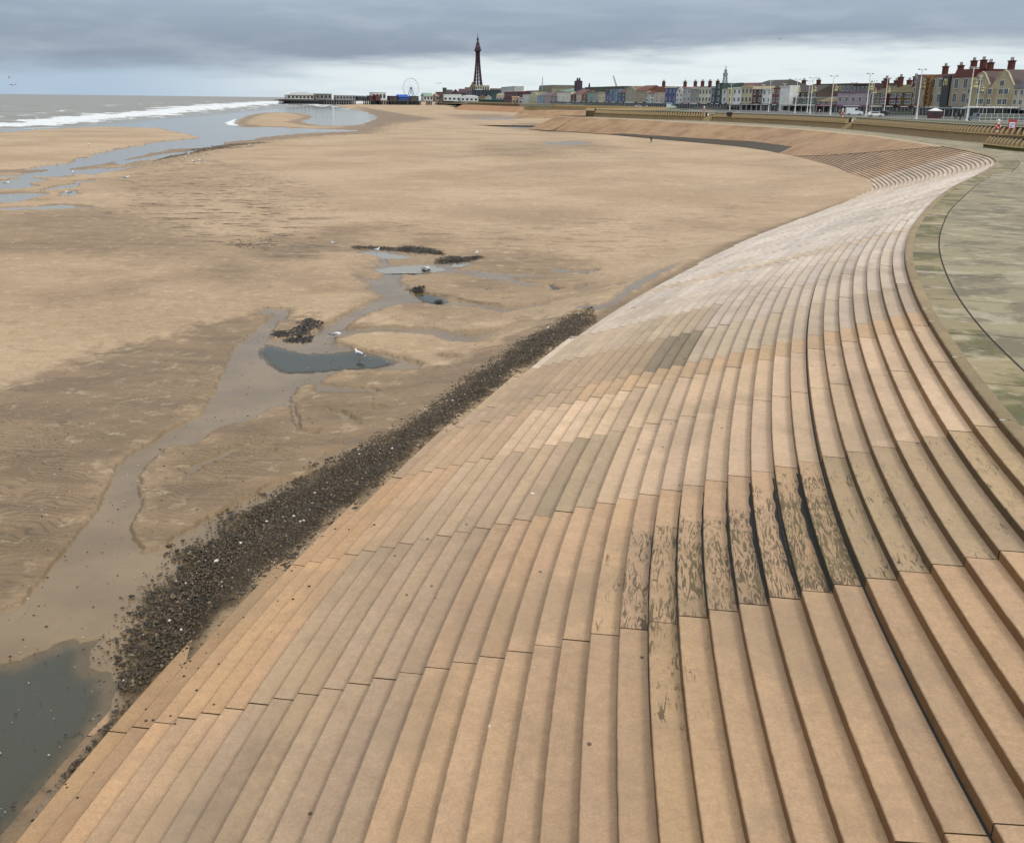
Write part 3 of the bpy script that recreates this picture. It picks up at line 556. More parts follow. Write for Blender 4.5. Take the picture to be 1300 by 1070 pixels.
ext = np.array([(22.6,358.6),(14,371),(22,384),(40,404),(58,436),(68,480),(67,524),(52,564),(28,594),(4,622)]) # the next bay beyond the corner
def ramp(name, ctr, nrm, z0, run, zlow, parent, wl):
    V_, Q_, UV, W_ = [], [], [], []; nj = 6
    for p, n, wv in zip(ctr, nrm, wl):
        for j in range(nj+1):
            f_ = j/nj; q = p+n*run*f_; V_.append((q[0], q[1], z0+(zlow-z0)*f_)); UV.append(f_)
            W_.append(wv)
    m = len(ctr)
    for i in range(m-1):
        for j in range(nj): a_ = i*(nj+1)+j; Q_.append((a_, a_+1, a_+nj+2, a_+nj+1))
    o = big_mesh(name, np.array(V_), np.array(Q_), RAMP, dict(wetline=np.array(W_)), smooth=False, parent=parent); me = o.data
    uv = me.uv_layers.new(name='UVMap'); li = np.zeros(len(me.loops), np.int32); me.loops.foreach_get('vertex_index', li)
    along = np.repeat(np.arange(m), nj+1)*1.; uv.data.foreach_set('uv', np.stack([along[li], np.array(UV)[li]], 1).astype(np.float32).ravel()); return o
rmp = thing('sloping_revetment', (0, 0, 0), 0, 'smooth brown concrete slope below the far sea wall, dark and wet along its foot', 'sea defence')
ss = np.r_[np.arange(150, SMAX-.4, 2.), SMAX-.01]; ctr = []; nrm = []; wl = []
V_, Q_, UV, W_ = [], [], [], []; nj = 12
kk = np.linspace(36, 4, nj+1)
for s in ss:
    wlv = float(np.interp(s, [150, 222, 232, 262, 300, 345, 372], [1.3, 1.3, .66, .70, .80, .9, 1.2]))
    for j, k in enumerate(kk):
        se = float(s_end(k))-1.0; s_ = max(s, se); f_ = j/nj; q = cpt(s_, -.05+f_*NS*TREAD*(32/36)*float(np.interp(s_, [226, 262], [1, .72])))
        V_.append((q[0], q[1], ZT+.012-f_*32*RISE)); UV.append((s_, f_)); W_.append(wlv)
m = len(ss)
for i in range(m-1):
    for j in range(nj):
        a_ = i*(nj+1)+j; q_ = (a_, a_+1, a_+nj+2, a_+nj+1)
        if UV[q_[0]][0] == UV[q_[3]][0] and UV[q_[1]][0] == UV[q_[2]][0]: continue
        Q_.append(q_)
o = big_mesh('slope', np.array(V_), np.array(Q_), RAMP, dict(wetline=np.array(W_)), smooth=False, parent=rmp); me = o.data
uv = me.uv_layers.new(name='UVMap'); li = np.zeros(len(me.loops), np.int32); me.loops.foreach_get('vertex_index', li); uv.data.foreach_set('uv', np.array(UV)[li].astype(np.float32).ravel())
ec = smooth_curve(ext, 2., 4.); ed = np.gradient(ec, axis=0); ed /= np.linalg.norm(ed, axis=1)[:, None]; en = np.stack([-ed[:, 1], ed[:, 0]], 1)
ramp('far_slope', ec, en, ZT, 11., .6, rmp, [1.3]*len(ec))
# ------------------------------------------------------------------ walkway at the top of the steps
WALLB = np.array([(150, 96), (120, 104), (100, 114), (86, 127), (77.5, 142), (74.2, 156), (75.6, 186), (77.6, 215), (77.6, 236), (73.5, 268), (66, 292), (60.0, 308), (51, 321), (43, 334.5), (35, 350), (29.3, 369)])
WC = smooth_curve(WALLB, .5, 5.)
HEAD = np.array([(160, 60), (120, 76), (95, 93), (78, 108), (68, 118), (65.2, 126), (66.2, 138)])
M, t, b = new_mat('walkway_concrete'); v = t.coord(); co_ = t.attr('coping'); un = t.new('ShaderNodeUVMap', uv_map='UVMap').outputs[0]; col = t.attr('tone', 'Color')
n1 = t.noise(v, .55, 7, .68, .4); n2 = t.noise(v, 2.6, 6, .7); n3 = t.noise(v, 60, 2, .6); n4 = t.noise(t.scale(v, .8, 1.), .8, 6, .68, .3)
c = t.mix(1., col, t.math('MULTIPLY_ADD', n2, .5, .75), 'MULTIPLY'); c = t.mix(1., c, t.math('MULTIPLY_ADD', n3, .2, .9), 'MULTIPLY')
c = t.mix(t.math('MULTIPLY', t.step(n1, .47, .60), .6), c, (*s2l((84, 72, 48)), 1)); c = t.mix(t.math('MULTIPLY', t.step(n4, .53, .62), .55), c, (*s2l((176, 164, 140)), 1))
ms = t.math('ADD', n4, t.math('MULTIPLY_ADD', t.attr('moss'), .55, -.42)); mo = t.math('MULTIPLY', t.math('MULTIPLY', t.step(ms, .44, .54), t.step(n2, .34, .52)), t.step(t.noise(v, .55, 4, .6), .42, .56)); c = t.mix(t.math('MULTIPLY', mo, .8), c, t.mix(t.step(n2, .4, .65), (*s2l((60, 62, 20)), 1), (*s2l((92, 88, 38)), 1)))
t.put(b.inputs['Base Color'], c); t.put(b.inputs['Roughness'], t.lerp(t.step(n1, .4, .6), .9, .7)); t.l.new(t.bump(n2, .35, .03), b.inputs['Normal'])
KERB = np.array([(9.3, -14), (9.35, -2), (9.6, 8), (10.2, 14.5), (11.5, 20.4), (12.1, 23.4), (13.8, 29.1), (16.7, 37.0), (19.2, 42.9), (24.3, 53.5), (34.4, 71.8), (42, 84.6)])
KC = smooth_curve(KERB, .5, 1.5)
# columns across: from the coping edge, to the slot drain, to the wall foot far inland
V_, Q_, CC, MO, UVs = [], [], [], [], []
sl = np.arange(0, SMAX-1, .6); pan = {}
def land_w(p, n):
    """distance inland from edge to the foot of the wall"""
    best = 60.
    for poly in (WC, hc_):
        d = poly-p; tt = -(d@n); off = np.abs(d@np.array([n[1], -n[0]])); m = (off < 2.0) & (tt > .3)
        if m.any(): best = min(best, tt[m].min())
    return best
hc_ = smooth_curve(HEAD, .5, 2.)
prev = None; rows = []
for s in sl:
    i = int(s/.25); p = cpt(s, 0.); n = NV[i]
    dk_ = KC-p; tt = -(dk_@n); off = np.abs(dk_@np.array([n[1], -n[0]])); m = off < .9; kd = tt[m].min() if m.any() and s < 128 else None
    if kd is None: kd = 2.2
    rows.append((s, p, n, float(np.clip(kd, .9, 4.5)), land_w(p, n)+.3))
lw = np.array([r[4] for r in rows]); lw = np.convolve(np.pad(lw, 4, 'edge'), np.ones(9)/9, 'valid'); lw = np.minimum(lw, [r[4] for r in rows])
kd_ = np.array([r[3] for r in rows]); kd_ = np.convolve(np.pad(kd_, 4, 'edge'), np.ones(9)/9, 'valid')
fr = [0, .12, .3, .5, .7, .88, 1.]; nc_ = 3+len(fr)
for (s, p, n, _, _), L_, kd in zip(rows, lw, kd_):
    offs = [.262, kd-.03, kd+.03]+[kd+.03+(max(L_, kd+1)-kd)*f_ for f_ in fr]
    for d_ in offs[:3]+offs[3:]: q = p-n*d_; V_.append((q[0], q[1], ZT))
for i in range(len(rows)-1):
    s = rows[i][0]; pb = int(s/4.85)
    for j in range(nc_-1):
        if j == 1: continue
        if j == 2: continue
        a_ = i*nc_+j; Q_.append((a_, a_+nc_, a_+nc_+1, a_+1))
        key = (pb if j else pb+1000, 0 if j == 0 else (1 if j < 6 else 2))
        if key not in pan: g_ = rng.uniform(.86, 1.1); pan[key] = (np.array(s2l(np.clip(np.array([142, 130, 102])*(.5+.5*g_), 20, 230))) if key[1] else np.array(s2l(np.array([142, 128, 94])*(.45+.55*g_))), (rng.choice([.15, .5, .9, 1.15]) if key[1] == 0 else rng.choice([.0, .1, .25])))
        c_, m_ = pan[key]; CC.append(c_); MO.append(m_ if s < 150 else .1)
pav = big_mesh('walkway', np.array(V_), np.array(Q_), M, smooth=False); me = pav.data
ca_ = me.attributes.new('tone', 'FLOAT_COLOR', 'FACE'); ca_.data.foreach_set('color', np.hstack([np.array(CC), np.ones((len(CC), 1))]).astype(np.float32).ravel())
q = me.attributes.new('moss', 'FLOAT', 'FACE'); q.data.foreach_set('value', np.array(MO, np.float32)); tag(pav, kind='structure')
WALK = M
# the slot drain and panel joints: dark recessed strips lying 4 mm proud of the bed
JB = MB()
for i in range(len(rows)-1):
    for (kd0, kd1) in (((kd_[i]-.02), (kd_[i+1]-.02)),):
        (s, p, n, _, _), (s2_, p2, n2_, _, _) = rows[i], rows[i+1]
        JB.face([(*(p-n*(kd0-.02)), ZT-.012), (*(p2-n2_*(kd1-.02)), ZT-.012), (*(p2-n2_*(kd1+.064)), ZT-.012), (*(p-n*(kd0+.064)), ZT-.012)][::-1])
for i in range(8, len(rows)-1, 8):
    s, p, n, _, _ = rows[i]; L_ = lw[i]; tg = np.array([n[1], -n[0]]); a_ = p-n*.27; b_ = p-n*(min(L_, 30)-.1)
    if s > 140: continue
    JB.face([(*(a_-tg*.012), ZT+.004), (*(b_-tg*.012), ZT+.004), (*(b_+tg*.012), ZT+.004), (*(a_+tg*.012), ZT+.004)])
jt = JB.build('walkway_joints', paint('joint_dark', s2l((50, 44, 34)), .9, .2)); tag(jt, kind='structure')
# ------------------------------------------------------------------ sea wall with curved fins, promenade, road
ZP = 7.45
WALLM = paint('wall_concrete', s2l((150, 128, 94)), .85, .45, .35); FINM = paint('fin_concrete', s2l((178, 156, 118)), .8, .3, .8); CAPM = paint('cap_concrete', s2l((176, 154, 112)), .8, .25); BACKM = paint('wall_back', s2l((48, 40, 27)), .9, .3); MOSSM = paint('mossy_wall', s2l((96, 92, 46)), .9, .5, .5)
def curve_frame(C):
    d_ = np.gradient(C, axis=0); d_ /= np.linalg.norm(d_, axis=1)[:, None]; return d_, np.stack([d_[:, 1], -d_[:, 0]], 1)
def strip(C, N_, prof, name, mat, parent, closed_ends=True):
    """extrude a profile (offset towards sea, z) along plan curve C"""
    V_ = []; Q_ = []; k = len(prof)
    for p, n in zip(C, N_):
        for o_, z in prof: V_.append((p[0]+n[0]*o_, p[1]+n[1]*o_, z))
    for i in range(len(C)-1):
        for j in range(k-1): a_ = i*k+j; Q_.append((a_, a_+1, a_+k+1, a_+k))
    mb = MB(); mb.v = V_; mb.f = Q_; mb.m = [0]*len(Q_)
    if closed_ends: mb.f += [tuple(range(k)), tuple(len(V_)-k+j for j in reversed(range(k)))]; mb.m += [0, 0]
    return mb.build(name, mat, parent)
def seaward(C, N_, ref):     # make normals point to ref
    m = len(C)//2; return N_ if (np.array(ref)-C[m])@N_[m] > 0 else -N_
def fin_mesh():
    mb = MB(); pts = []; n = 7
    out = [(.02, 0.), (.02, .18), (-.06, .45), (-.22, .72), (-.45, .93), (-.70, 1.02), (-.86, 1.04)]
    inn = [(-.86, .0)]
    prof = out+inn; w_ = .10
    mb.prism([(0, y, z) for y, z in prof], (-w_, 0, 0), (w_, 0, 0)); me_o = mb.build('fin', FINM); return me_o
fin_src = fin_mesh(); fin_me = fin_src.data; bpy.data.objects.remove(fin_src)
def wave_wall(C, z0, h, label, wmat, ref, fin_step=1.2, nfin=100):
    d_, n_ = curve_frame(C); n_ = seaward(C, n_, ref); m = len(C)//2
    root = thing('sea_wall', (float(C[m][0]), float(C[m][1]), z0), 0, label, 'sea wall')
    inv = np.array([C[m][0], C[m][1]]); L = C-inv; zt = h
    strip(L, n_, [(0.05, -.3), (.05, .12), (-.05, .2), (-.12, zt-.16), (.12, zt-.15)], 'base_wall', wmat, root)
    strip(L, n_, [(.122, zt-.152), (.24, zt-.11), (.24, zt), (-.9, zt+.003), (-.9, zt-.1)], 'coping', CAPM, root)
    strip(L, n_, [(-.72, zt), (-.74, zt+.98), (-.70, zt+1.0), (-.70, zt+1.12), (-1.15, zt+1.12), (-1.15, zt-.6)], 'back_wall', BACKM, root)
    dd = np.r_[0, np.cumsum(np.linalg.norm(np.diff(C, axis=0), axis=1))]; ps = np.arange(.5, dd[-1]-.3, fin_step); rest = MB(); cnt = 0
    cand = []
    for s in ps:
        p = np.array([np.interp(s, dd, C[:, 0]), np.interp(s, dd, C[:, 1])]); j = min(int(np.searchsorted(dd, s)), len(C)-1); cand.append((np.hypot(*p), p, n_[j]))
    order = sorted(range(len(cand)), key=lambda i: cand[i][0]); nearest = set(order[:nfin])
    src = np.array([v_.co[:] for v_ in fin_me.vertices]); fc = [tuple(p.vertices) for p in fin_me.polygons]
    for i, (_, p, n) in enumerate(cand):
        a = math.atan2(n[1], n[0])-math.pi/2
        if i in nearest:
            o = bpy.data.objects.new('fin', fin_me); COL.objects.link(o); o.parent = root; o.location = (p[0]-inv[0], p[1]-inv[1], zt+.004); o.rotation_euler = (0, 0, a)
        else:
            cs, sn = math.cos(a), math.sin(a); b0 = len(rest.v)
            for x, y, z in src: rest.v.append((p[0]-inv[0]+x*cs-y*sn, p[1]-inv[1]+x*sn+y*cs, z+zt+.004))
            for f_ in fc: rest.f.append(tuple(q+b0 for q in f_)); rest.m.append(0)
    if rest.v: tag(rest.build('far_fins', FINM, root), kind='stuff')
    return root
dW = np.r_[0, np.cumsum(np.linalg.norm(np.diff(WC, axis=0), axis=1))]
i1 = int(np.argmin(np.hypot(WC[:, 0]-77.8, WC[:, 1]-228))); i2 = int(np.argmin(np.hypot(WC[:, 0]-60.6, WC[:, 1]-306.5)))
i0 = int(np.argmin(np.hypot(WC[:, 0]-100, WC[:, 1]-114)))
ref = (20, 200)
wave_wall(WC[i0:i1-3], ZT, 1.45, 'nearest long stretch of curved-fin concrete sea wall along the walkway', WALLM, ref)
wave_wall(WC[i1+4:i2-3], ZT, 1.45, 'middle stretch of curved-fin sea wall between the two striped lifebuoy posts', WALLM, ref)
wave_wall(WC[i2+4:], ZT, 1.45, 'farthest stretch of curved-fin sea wall ending at the ramp corner', WALLM, ref)
wave_wall(hc_[::-1], ZT, .55, 'low mossy curved-fin wall at the right edge in front of the sea wall', MOSSM, (40, 120))
# the gaps: short flights of steps through the wall
for (ia, lb) in ((i1, 'short concrete stair through the gap in the sea wall by the nearer striped post'), (i2, 'short concrete stair through the gap in the sea wall by the farther striped post')):
    p = WC[ia]; d_, n_ = curve_frame(WC); n = n_[ia]; n = n if (np.array(ref)-p)@n > 0 else -n
    st = MB(); a = math.atan2(n[1], n[0])-math.pi/2
    for j in range(10): st.box((0, .3-j*.3, 0), (3.0, .3, .21*(j+1)), 0)
    st.box((0, -3.4, 0), (3.0, 1.4, ZP-ZT), 0)
    o = st.build('sea_wall_stair', CAPM); o.location = (p[0]+n[0]*.9, p[1]+n[1]*.9, ZT+.004); o.rotation_euler = (0, 0, a); tag(o, lb, 'stair')
# promenade deck behind the wall, road and tram strip, town ground
FRONT = np.array([(260, 60), (175, 150), (152, 215), (147, 270), (145, 310), (143, 345), (139, 385), (127, 430), (106, 500), (76, 600), (36, 800), (0, 1000), (-62, 1500), (-140, 2000), (-200, 2600)])
FC = resample(FRONT, 4.)
def front_pt(px, back=0.):
    g = at(px, 135, 1000.); ux, uy = g[0]/1000., 1.
    dv = FC[:, 0]-ux*FC[:, 1]; idx_ = np.where(np.diff(np.sign(dv)) != 0)[0]; i = idx_[-1] if len(idx_) else len(FC)-2
    a, b_ = FC[i], FC[i+1]; t_ = dv[i]/(dv[i]-dv[i+1]); p = a+(b_-a)*t_; return p*(1+back/np.linalg.norm(p))
wd, wn_ = curve_frame(WC); wn_ = seaward(WC, wn_, ref); inner = WC-wn_*1.0
near_end = [(300, 40)]; 
prom = MB()
# promenade sheet: between the wall's back and the road
inn = [tuple(p) for p in inner[::6]]+[(23, 377), (40, 402), (62, 436), (74, 480), (73, 526), (58, 566), (34, 596), (8, 624), (20, 655), (40, 700), (32, 800), (-18, 950), (-55, 1100), (-95, 1500), (-105, 2500)]
q = []
for i, p in enumerate(inn):
    f_ = i/(len(inn)-1); P_ = np.array(p); j = np.argmin(np.hypot(FC[:, 0]-P_[0], FC[:, 1]-P_[1])); q.append((P_, FC[j]))
V_ = []; Q_ = []
for a, b_ in q:
    for f_ in (0, .35, .62, .95): V_.append((*(a+(b_-a)*f_), ZP+.02*(f_ > 0)))
for i in range(len(q)-1):
    for j in range(3): a_ = i*4+j; Q_.append((a_, a_+1, a_+5, a_+4))
PROM = paint('promenade_paving', s2l((118, 108, 84)), .85, .4, .12)
pr = big_mesh('promenade', np.array(V_), np.array(Q_)[:, ::-1], PROM, smooth=False); tag(pr, kind='structure')
def band(name, f0, f1, z, mat):
    V_ = []; 
    for a, b_ in q: V_ += [(*(a+(b_-a)*f0), z), (*(a+(b_-a)*f1), z)]
    o = big_mesh(name, np.array(V_), np.array([(2*i, 2*i+1, 2*i+3, 2*i+2) for i in range(len(q)-1)])[:, ::-1], mat, smooth=False); tag(o, kind='structure'); return o
band('road', .50, .86, ZP+.028, paint('asphalt', (.075, .078, .08), .8, .3, .2)); band('tram_track', .36, .46, ZP+.028, paint('tram_slab', (.16, .15, .13), .8, .3)); band('grass_verge', .20, .30, ZP+.028, paint('verge_grass', (.055, .07, .03), .95, .4, .3))
for f_ in (.60, .68, .76): band('road_marking', f_, f_+.004, ZP+.034, paint('road_paint', (.6, .6, .57), .6, .2))
tg_ = MB(); inl = [FC[j] for j in range(0, len(FC), 8)]
V_ = []; Q_ = []
for p in FC[::6]: V_ += [(p[0]-14, p[1]-2, ZP-.03), (p[0]+60, p[1]+6, ZP-.03), (p[0]+9000, p[1]+1200, ZP-.03)]
for i in range(len(FC[::6])-1):
    for j in range(2): a_ = i*3+j; Q_.append((a_, a_+1, a_+4, a_+3))
tg = big_mesh('town_ground', np.array(V_), np.array(Q_)[:, ::-1], paint('town_ground', (.12, .12, .10), .9, .4, .02), smooth=False); tag(tg, kind='structure')
# back of the next bay: apron edge above the far slope, and its low wall
ed2, en2 = curve_frame(ec); en2 = -seaward(ec, en2, (60, 300)) if False else en2
far_w = smooth_curve(np.array([(27, 377), (42, 401), (63, 436), (75, 480), (74, 526), (58, 566), (33, 597), (8, 624), (4, 640), (22, 660), (42, 702), (33, 800), (-16, 950), (-54, 1100)]), 2., 4.)
fd, fn = curve_frame(far_w); fn = seaward(far_w, fn, (-200, 500))
mid = far_w[len(far_w)//2]
fw_ = thing('promenade_wall', (float(mid[0]), float(mid[1]), ZT), 0, 'long low tan parapet wall of the far bays leading towards the tower', 'sea wall')
strip(far_w-mid, fn, [(.0, -.2), (-.1, ZP-ZT-.05)], 'base_wall', WALLM, fw_, False); strip(far_w-mid, fn, [(.1, ZP-ZT-.05), (.1, ZP-ZT+.9), (-.35, ZP-ZT+.9), (-.35, ZP-ZT-.05)], 'parapet', CAPM, fw_)
# slopes and aprons of the farther bays
ap = MB(); 
fc2 = far_w; V_ = []; 
for p, n in zip(fc2, fn): V_ += [(*(p+n*.0), ZT-.01), (*(p+n*5.5), ZT-.01)]
o = big_mesh('far_walkway', np.array(V_), np.array([(2*i, 2*i+1, 2*i+3, 2*i+2) for i in range(len(fc2)-1)]), paint('far_apron', s2l((165, 148, 120)), .85, .3), smooth=False); tag(o, kind='structure')
k0 = int(len(fc2)*.42); sl2 = MB()
for i in range(k0, len(fc2)-1):
    p, n, p2, n2_ = fc2[i], fn[i], fc2[i+1], fn[i+1]; sl2.face([(*(p+n*5.5), ZT-.01), (*(p2+n2_*5.5), ZT-.01), (*(p2+n2_*17), .2), (*(p+n*17), .2)][::-1])
tag(sl2.build('farthest_slope', paint('far_slope', s2l((158, 116, 78)), .85, .4, .05)), 'distant orange brown sea defence slope running towards the pier', 'sea defence')
# ------------------------------------------------------------------ buildings
GLASS = paint('window_glass', (.03, .04, .05), .15, .3); WHITE = paint('white_paint', (.66, .66, .62), .55, .15); FRAMEM = paint('frame_grey', (.35, .35, .33), .5, .2)
BRICKCH = paint('chimney_brick', s2l((88, 46, 34)), .9, .4); POTM = paint('chimney_pot', s2l((70, 52, 44)), .9, .3); SLATE = paint('slate_roof', s2l((70, 68, 70)), .7, .35); SHOPD = paint('shop_dark', (.03, .03, .035), .4, .6, 1.5)
def pmat(c, rough=.75):
    g_ = np.array(c, float); l_ = g_.mean(); g_ = (g_*.68+l_*.32)*(.86+.12*min(1, max(0, (l_-120)/80))); return paint('render_%d_%d_%d' % tuple(c), s2l(g_), rough, .7, .35)
WIN = {}
def window_mesh(w_, h_, framed=True):
    k = (round(w_, 1), round(h_, 1), framed)
    if k in WIN: return WIN[k]
    mb = MB(); mb.box((0, 0, 0), (w_+.22, .16, .14), m=0); mb.box((0, 0, h_-.02), (w_+.22, .16, .12), m=0)
    for s in (-1, 1): mb.box((s*(w_/2+.05), 0, .14), (.1, .14, h_-.16), m=0)
    mb.box((0, .02, .14), (.07, .10, h_-.16), m=0); mb.box((0, .03, .14), (w_, .05, h_-.16), m=1)
    o = mb.build('window', [WHITE if framed else FRAMEM, GLASS]); WIN[k] = o.data; bpy.data.objects.remove(o); return WIN[k]
def building(x0, x1, yt, col, label, roof='flat', rcol=(70, 66, 66), st=3, back=0., nw=None, shop=None, chim=0, depth=12., roofh=None, fr=True, gcol=None, canopy=None, cat='building', name='building', bay=False, win=True, ws=1.):
    A = front_pt(x0, back); B = front_pt(x1, back); e = B-A; W = float(np.linalg.norm(e)); e /= W
    ang = math.atan2(e[1], e[0]); mid = (A+B)/2; Ym = np.linalg.norm(mid)
    ztop = float(at((x0+x1)/2, yt, mid[1])[2]); h = max(3., ztop-ZP)
    o_ = thing(name, (float(mid[0]), float(mid[1]), ZP), ang, label, cat)
    rh = roofh if roofh is not None else (0 if roof == 'flat' else min(3.2, h*.28)); hw = h-rh
    mb = MB(); mb.box((0, depth/2, -.05), (W*.995, depth, hw+.05))
    if roof in ('gable', 'hip'): pass
    if roof == 'front': mb.prism([(-W*.5, 0, hw), (W*.5, 0, hw), (W*.16, 0, hw+rh*.86), (0, 0, hw+rh), (-W*.16, 0, hw+rh*.86)], (0, 0, 0), (0, .5, 0))
    mb.build('wall', pmat(col), o_)
    RM = paint('roof_%d_%d_%d' % tuple(rcol), s2l(rcol), .8, .35, .8)
    r = MB()
    if roof == 'flat':
        r.box((0, -.15, hw-.35), (W, .25, .45)); r.box((0, depth/2, hw+.02), (W*.97, depth*.97, .12)); r.box((0, depth-.2, hw), (W, .3, .4))
    elif roof == 'gable':
        i = [( -W/2, -.35, hw), (W/2, -.35, hw), (W/2, depth+.3, hw), (-W/2, depth+.3, hw)]; r.prism([(0, -.35, hw), (0, depth+.3, hw), (0, depth/2, hw+rh)], (-W/2, 0, 0), (W/2, 0, 0))
    elif roof == 'hip':
        k = min(W*.3, 4); a1, a2, a3, a4 = (-W/2, -.35, hw), (W/2, -.35, hw), (W/2, depth+.3, hw), (-W/2, depth+.3, hw); b1, b2 = (-W/2+k, depth/2, hw+rh), (W/2-k, depth/2, hw+rh)
        for f_ in ((a1, a2, b2, b1), (a2, a3, b2), (a3, a4, b1, b2), (a4, a1, b1)): r.face(f_)
    elif roof == 'front':
        for s in (-1, 1):
            r.face([(0, -.1, hw+rh+.05), (s*(W/2+.1), -.1, hw+.05), (s*(W/2+.1), depth, hw+.05), (0, depth, hw+rh+.05)][::s])
    elif roof == 'mansard':
        r.prism([(0, -.1, hw), (0, .9, hw+rh), (0, depth-1, hw+rh), (0, depth, hw)], (-W/2, 0, 0), (W/2, 0, 0))
    ro = r.build('roof', RM, o_)
    for c_i in range(chim):
        cx = (-.5+(c_i+.5)/chim)*W if chim > 1 else -W*.38; c = MB(); chh = 3.3
        c.box((cx, depth*.4, hw+rh*.6), (2.1, 1.2, rh*.4+chh*.75)); c.box((cx, depth*.4, hw+rh+chh*.75), (2.5, 1.5, .35))
        for j in (-.7, 0, .7): c.tube((cx+j, depth*.4, hw+rh+chh*.75+.3), (cx+j, depth*.4, hw+rh+chh+.5), .16, .13, 6, 1)
        c.build('chimney', [BRICKCH, POTM], ro)
    sh_h = 3.0 if shop else 0
    if win:
        rows_ = max(1, st-(1 if shop else 0)); nw_ = nw if nw else max(1, int(round(W/3.1))); ch_ = (hw-sh_h)/rows_
        nw_ = min(nw_, 6)
        wme = window_mesh(min(1.5*ws, W/nw_*.5*ws) if not bay else min(2.2, W/nw_*.62), min(1.9*ws, ch_*.58*min(ws, 1.25)), fr)
        for a in range(rows_):
            for b_ in range(nw_):
                wo = bpy.data.objects.new('window', wme); COL.objects.link(wo); wo.parent = o_; wo.location = ((-.5+(b_+.5)/nw_)*W, -.07-(.9 if bay and b_ % 2 == 0 else 0), sh_h+a*ch_+ch_*.25)
        if roof == 'front':
            wo = bpy.data.objects.new('window', wme); COL.objects.link(wo); wo.parent = o_; wo.location = (0, -.07, hw+.2)
        if bay:
            for b_ in range(0, nw_, 2):
                bm_ = MB(); bw = min(2.9, W/nw_*.9); bm_.prism([(-bw/2, 0, 0), (-bw*.36, -.85, 0), (bw*.36, -.85, 0), (bw/2, 0, 0)], ((-.5+(b_+.5)/nw_)*W, 0, sh_h), ((-.5+(b_+.5)/nw_)*W, 0, hw-.3)); bm_.build('bay', pmat(gcol or col), o_)
    if shop:
        s_ = MB(); s_.box((0, -.12, .1), (W*.94, .2, 2.3), m=0); s_.box((0, -.25, 2.4), (W*.96, .5, .75), m=1); s_.box((0, -.53, 2.6), (W*.5, .05, .36), m=2)
        n_ = max(2, int(W/2.5))
        for j in range(n_+1): s_.box(((-.5+j/n_)*W*.94, -.24, .1), (.14, .08, 2.3), m=2)
        s_.build('shopfront', [SHOPD, pmat(shop), WHITE], o_)
    if canopy:
        c = MB(); c.prism([(0, -.2, 3.3), (0, -2.6, 2.7), (0, -2.6, 2.4), (0, -.2, 2.9)], (-W*.48, 0, 0), (W*.48, 0, 0)); c.build('canopy', pmat(canopy), o_)
    o_['_w'] = W; o_['_h'] = hw; return o_, W, hw, rh
def sub(o_, mb, name, mats): return mb.build(name, mats, o_)
B = building
B(1284, 1330, 92, (200, 184, 150), 'pale yellow house with a big slate roof at the right edge', 'gable', (72, 70, 74), 3, chim=1, shop=(70, 90, 84), roofh=4.2, canopy=(215, 215, 205))
g1, W_, hw_, rh_ = B(1253, 1284, 88.5, (196, 176, 126), 'yellow stone house with tall pointed gable left of the slate roofed house', 'front', (84, 70, 66), 3, nw=3, shop=(120, 40, 34), chim=1, roofh=5.0, canopy=(225, 225, 215), bay=True)
B(1228, 1253, 90.5, (190, 172, 124), 'yellow stone gabled house behind the tallest white lamp post', 'front', (84, 66, 60), 3, nw=3, shop=(60, 60, 58), chim=1, roofh=4.6, canopy=(225, 225, 215), bay=True)
B(1205, 1228, 88, (178, 156, 124), 'beige fronted building with dark red roof and large windows', 'mansard', (84, 34, 28), 3, nw=2, ws=1.6, shop=(60, 58, 60), chim=2, roofh=2.6)
mc, mw, mh, _ = B(1168, 1205, 94.5, (176, 162, 132), 'beige restaurant building with a black upright panel and golden letter sign', 'mansard', (84, 34, 29), 3, nw=4, ws=1.5, shop=(150, 146, 140), chim=2, roofh=.9)
p = MB(); p.box((mw*.34, -.35, 2.9), (mw*.24, .5, mh-2.6)); sub(mc, p, 'sign_panel', paint('black_panel', (.018, .018, .018), .4, .2))
def golden_m(o_, cx, cz, s):
    mb = MB()
    for sgn in (-1, 1):
        prev = None
        for i in range(15):
            u = i/14; th = math.pi*u; x = cx+sgn*(s*.25+.0)+math.cos(th)*s*.22; z = cz+s*.62*math.sin(th)**.75 if 0 < u < 1 else cz
            if abs(u-.0) < 1e-6 or abs(u-1) < 1e-6: z = cz-.0
            q_ = (x, -.72, z)
            if prev: mb.tube(prev, q_, s*.055, n=6)
            prev = q_
    for x in (cx-s*.47, cx+s*.47): mb.tube((x, -.72, cz-s*.3), (x, -.72, cz+.02), s*.055)
    for x in (cx-s*.03, cx+s*.03): mb.tube((x, -.72, cz-s*.22), (x, -.72, cz+.02), s*.05)
    return sub(o_, mb, 'letter_sign', paint('sign_yellow', (.85, .75, .35), .5, .05))
golden_m(mc, mw*.34, mh-2.2, 2.3)
p = MB()
for x in (-.30, -.14):
    p.box((mw*x, -.6, 2.9), (.45, .8, mh-2.0))
for z in np.linspace(3.2, mh-.2, 7): p.box((mw*-.22, -.55, z), (mw*.16, .5, .3))
sub(mc, p, 'yellow_frame', paint('frame_ochre', s2l((140, 100, 48)), .7, .4))
B(1160, 1168, 95.5, (170, 140, 120), 'narrow white and pink fronted house with bay windows beside the restaurant', 'flat', (96, 40, 34), 4, nw=2, shop=(130, 50, 40), bay=True)
B(1140, 1160, 107, (120, 88, 52), 'ochre and brown house with olive roof and red shop front', 'gable', (88, 78, 48), 3, nw=3, shop=(120, 30, 26), chim=1, bay=True, gcol=(150, 112, 60))
B(1122, 1140, 107.5, (116, 38, 30), 'deep red brick bay fronted house under an olive roof', 'gable', (90, 80, 50), 3, nw=3, shop=(70, 34, 32), chim=1, bay=True)
